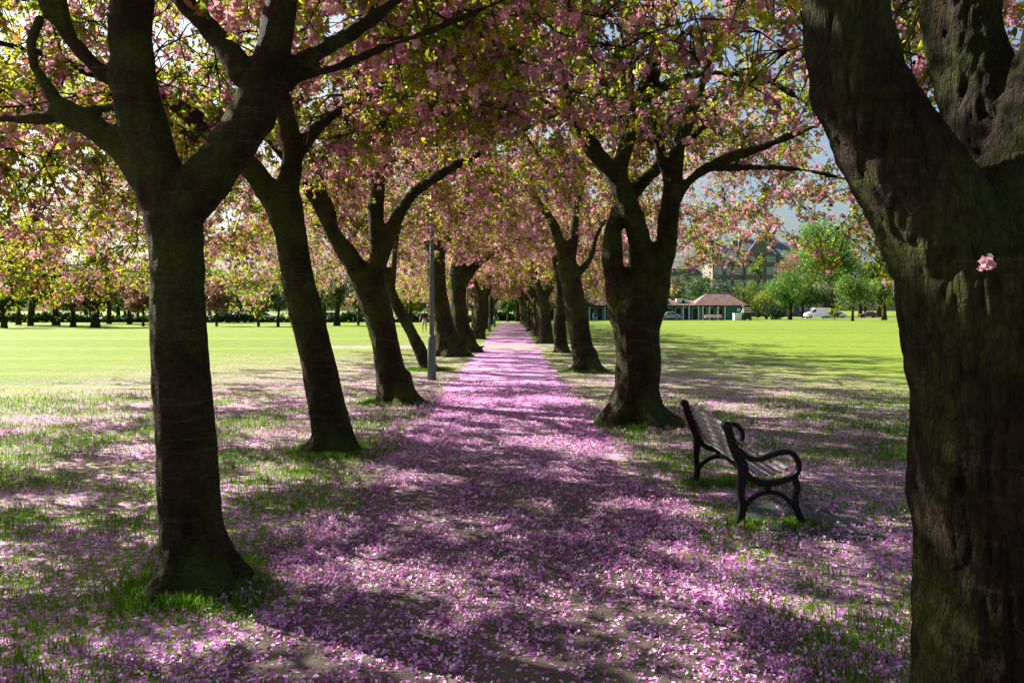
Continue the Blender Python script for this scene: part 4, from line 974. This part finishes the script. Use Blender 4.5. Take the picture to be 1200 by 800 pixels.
J = [(0, 0, .93, .12, .09), (0, 0, 1.12, .115, .085), (0, 0, 1.32, .14, .09), (0, -.01, 1.45, .06, .055), (0, -.02, 1.53, .045), (0, -.03, 1.60, .075, .085), (0, -.03, 1.69, .065, .08),
     (-.18, 0, 1.40, .05), (-.30, .02, 1.16, .038), (-.38, -.08, .93, .028), (.18, 0, 1.40, .05), (.29, .08, 1.17, .038), (.30, -.02, .95, .028),
     (-.10, 0, .86, .085), (-.14, -.08, .48, .055), (-.12, .12, .10, .036), (-.12, .02, .04, .035), (.10, 0, .86, .085), (.10, -.16, .50, .055), (.11, -.22, .10, .036), (.11, -.33, .04, .033)]
E = [(0, 1), (1, 2), (2, 3), (3, 4), (4, 5), (5, 6), (2, 7), (7, 8), (8, 9), (2, 10), (10, 11), (11, 12), (0, 13), (13, 14), (14, 15), (15, 16), (0, 17), (17, 18), (18, 19), (19, 20)]
body = figure('body', J, E, SKIN, per)
for s in (-1, 1):                                    # mitten of five short fingers each
    hx, hy, hz = (-.385, -.09, .90) if s < 0 else (.30, -.03, .92)
    for f in range(5):
        mm = MB(); mm.tube([(hx + (f - 2) * .014, hy, hz), (hx + (f - 2) * .017, hy - .01, hz - .05), (hx + (f - 2) * .016, hy - .025, hz - (.09 if f not in (0,) else .06))], [.010, .009, .006], 6); mm.build('finger', SKIN, body)
figure('shirt', [(0, 0, 1.00, .135, .11), (0, 0, 1.15, .135, .105), (0, 0, 1.34, .155, .11), (0, -.005, 1.43, .085, .08), (-.19, 0, 1.40, .07), (-.27, .015, 1.22, .062), (.19, 0, 1.40, .07), (.265, .055, 1.23, .062)], [(0, 1), (1, 2), (2, 3), (2, 4), (4, 5), (2, 6), (6, 7)], NAVY, per)
figure('shorts', [(0, 0, .97, .14, .11), (0, 0, .90, .12, .11), (-.10, -.01, .84, .105), (-.13, -.06, .60, .095), (.10, -.02, .84, .105), (.10, -.10, .60, .095)], [(0, 1), (1, 2), (2, 3), (1, 4), (4, 5)], SHORT, per)
figure('hair', [(0, -.005, 1.70, .07, .085), (0, .025, 1.63, .06, .06)], [(0, 1)], HAIR, per)
for x, y, z in ((-.12, .02, .035), (.11, -.30, .035)):
    mm = MB(); mm.tube([(x, y + .08, z), (x, y, z), (x, y - .12, z - .005)], [.04, .045, .03], 8); mm.build('shoe', SHOE, per, smooth=True)
fc = MB(); fc.tube([(0, -.105, 1.625), (0, -.125, 1.605)], [.008, .012], 6); fc.tube([(-.025, -.095, 1.575), (.025, -.095, 1.575)], .006, 6); fc.build('nose', SKIN, body)
for s in (-1, 1):
    mm = MB(); mm.tube([(s * .028, -.098, 1.64), (s * .028, -.108, 1.64)], .009, 8); mm.build('eye', DARKM, body)

# ------------------------------------------------------------------ fallen petals and grass near the camera
def vnoise(x, y, s, seed):
    r = np.random.default_rng(seed); T = r.uniform(size=(256, 256)); u = x * s + 500; v = y * s + 500
    i = np.floor(u).astype(int); j = np.floor(v).astype(int); fx_ = u - i; fy = v - j; fx_ = fx_ * fx_ * (3 - 2 * fx_); fy = fy * fy * (3 - 2 * fy)
    g = lambda a, b: T[a % 256, b % 256]
    return (g(i, j) * (1 - fx_) + g(i + 1, j) * fx_) * (1 - fy) + (g(i, j + 1) * (1 - fx_) + g(i + 1, j + 1) * fx_) * fy
def fbm(x, y, s, seed): return (vnoise(x, y, s, seed) * .5 + vnoise(x, y, s * 2.1, seed + 1) * .28 + vnoise(x, y, s * 4.7, seed + 2) * .22)
BASES = [(o.location.x, o.location.y, rr_) for o, rr_ in zip([c for c in bpy.data.objects if c.name.startswith('cherry_tree') and c.parent is None and c.location.y < 24], [.3] * 20)]
def near_tree(x, y, R):
    m = np.zeros(len(x), bool)
    for bx, by, _ in BASES: m |= (x - bx) ** 2 + (y - by) ** 2 < (R + (0.12 if by < 3 or by > 11 else 0)) ** 2
    return m
r = np.random.default_rng(99)
Np = 430000
y = 1.6 + (18.5 - 1.6) * r.uniform(size=Np) ** 1.25; x = r.uniform(-1, 1, Np) * (1.2 + y * .72)
x = np.where(r.uniform(size=Np) < .25, r.uniform(-1.7, 1.5, Np), x)
onpath = (x > -1.35 + w1(0) * 0) & (x < 1.17)
n1 = fbm(x, y, .9, 1); n2 = fbm(x, y, 3.5, 9)
bare = np.clip((5.6 - y) / 2.5, 0, 1) * np.clip(1.2 - np.abs(x - .45) / 1.1, 0, 1)        # worn, swept patch underfoot
d_path = np.clip(.48 + 2.0 * (n1 - .5) + 1.8 * (n2 - .5), .05, .95) * (1 - .88 * bare) * np.clip(.55 + (y - 4) * .06, .45, 1)
edge = np.exp(-((x - 1.1) / .28) ** 2) + .8 * np.exp(-((x + 1.5) / .45) ** 2)
d_grass = np.clip(.15 + 2.4 * (n1 - .5) + 2.0 * (n2 - .5), .02, .8) * np.clip(1.25 - np.abs(x + 1.2) / 9.5, 0, 1) * .95
dens = np.clip(np.where(onpath, d_path, d_grass) + edge * .16, 0, 1) * np.clip((18.5 - y) / 5, .25, 1)
keep = (r.uniform(size=Np) < dens) & ~near_tree(x, y, .27)
x, y, onp = x[keep], y[keep], onpath[keep]; n = len(x)
clump = r.uniform(size=n) < .20                       # whole blossoms lie as little heaps
kk = np.where(clump, 7, 1); X = np.repeat(x, kk); Y_ = np.repeat(y, kk); CL = np.repeat(clump, kk); ON = np.repeat(onp, kk); m_ = len(X)
X = X + CL * r.normal(0, .011, m_); Y_ = Y_ + CL * r.normal(0, .011, m_); Z = np.where(ON, .008, .016 + .020 * r.uniform(size=m_)) + CL * r.uniform(.002, .024, m_)
C = np.stack([X, Y_, Z], 1)
_k = 130; C[:_k] = np.stack([r.uniform(1.84, 2.16, _k), r.uniform(6.12, 7.52, _k), r.uniform(.405, .42, _k) + .0], 1)   # a few on the seat
th = r.uniform(0, 6.28, m_); tilt = np.where(CL, .9, .35)
Nn = np.stack([r.normal(0, 1, m_) * tilt, r.normal(0, 1, m_) * tilt, np.ones(m_)], 1); Nn /= np.linalg.norm(Nn, axis=1)[:, None]
a = np.cross(Nn, np.stack([np.cos(th), np.sin(th), 0 * th], 1)); a /= np.linalg.norm(a, axis=1)[:, None]; b = np.cross(Nn, a)
s_ = (.0040 + .0080 * r.uniform(size=m_) ** 1.6 * (1 + np.clip(Y_ - 9, 0, 9) * .05))[:, None]
cup = np.array((0, 0, 1.0)) * s_ * r.uniform(0, .7, (m_, 1))
Q = np.stack([C - a * s_ * 1.1, C - b * s_ * .75 + cup * .4, C + a * s_ * 1.15 + cup, C + b * s_ * .8 + cup * .2], 1)
tt = np.clip(np.repeat(r.normal(.5, .30, n), kk) + r.normal(0, .1, m_), 0, .93); tt = np.where(r.uniform(size=m_) < .07, 1.0, tt)
tag(obj('fallen_petals', quads_mesh('fallen_petals', Q, tt), PETAL), 'pink cherry petals and fallen blossoms scattered over path and grass', 'petals', kind='stuff')

def blades(n, x, y, h, r, bend=.5):
    th = r.uniform(0, 6.28, n); d = np.stack([np.cos(th), np.sin(th), 0 * th], 1); s = np.stack([-np.sin(th), np.cos(th), 0 * th], 1) * (.0022 + .0012 * r.uniform(size=n))[:, None] * (1 + np.clip(y - 7, 0, 12) * .08)[:, None]
    b = np.stack([x, y, 0 * x], 1); hh = h[:, None]; k = r.uniform(.1, bend, (n, 1))
    mid = b + np.array((0, 0, 1.)) * hh * .6 + d * hh * k * .35; tip = b + np.array((0, 0, 1.)) * hh * (1 - .25 * k) + d * hh * k
    return np.stack([b - s, b + s, mid + s * .75, mid - s * .75], 1), np.stack([mid - s * .75, mid + s * .75, tip + s * .1, tip - s * .1], 1)
Ng = 400000
y = 1.6 + 15.0 * r.uniform(size=Ng) ** 1.35; x = r.uniform(-1, 1, Ng) * (1.4 + y * .74)
g = fbm(x, y, 1.3, 40)
pp = np.clip((g - .33) * 3.4, .12, 1) * np.clip((16.6 - y) / 5, .1, 1)
edge_l = -1.42 + .12 * np.sin(y * 2.1) + .25 * (fbm(x, y, 2.0, 70) - .5); edge_r = 1.22 + .15 * (fbm(x, y, 2.5, 71) - .5)
keep = ((x < edge_l) | (x > edge_r)) & (r.uniform(size=Ng) < pp) & ~near_tree(x, y, .2)
x, y, g = x[keep], y[keep], g[keep]; n = len(x)
h = r.uniform(.022, .065, n) * (.7 + g)
tx, ty, thh = [], [], []
for bx, by, _ in BASES:                              # longer unmown tufts round the trunks
    if by < 3: k = 2500
    else: k = 4200
    a_ = r.uniform(0, 6.28, k); R_ = (.30 if by > 9 or by < 3 else .25) + (.12 if by > 11 else 0) + np.abs(r.normal(0, .17, k)) * (1 + .5 * np.sin(a_ * 3 + bx * 5)) 
    tx.append(bx + np.cos(a_) * R_); ty.append(by + np.sin(a_) * R_); thh.append(r.uniform(.03, .10, k) * np.clip(1.3 - (R_ - .3) * 1.6, .3, 1))
bx_, by_ = 1.78, 6.9                                # tufts by the bench feet
for (fx0, fy0) in ((1.76, 6.08), (1.78, 7.56), (2.18, 6.08), (2.18, 7.56)):
    k = 900; tx.append(fx0 + r.normal(0, .10, k)); ty.append(fy0 + r.normal(0, .08, k)); thh.append(r.uniform(.03, .09, k))
tx, ty, thh = map(np.concatenate, (tx, ty, thh)); okp = (tx < -1.3) | (tx > 1.2); tx, ty, thh = tx[okp], ty[okp], thh[okp]
x = np.concatenate([x, tx]); y = np.concatenate([y, ty]); h = np.concatenate([h, thh]); n = len(x)
q1, q2 = blades(n, x, y, h, r, .9); t0 = np.clip(r.normal(.5, .22, n), 0, 1)
tag(obj('grass', quads_mesh('grass', np.concatenate([q1, q2]), np.concatenate([t0, t0])), GRASS), 'short lawn grass and longer tufts round the trunks', 'grass', kind='stuff')
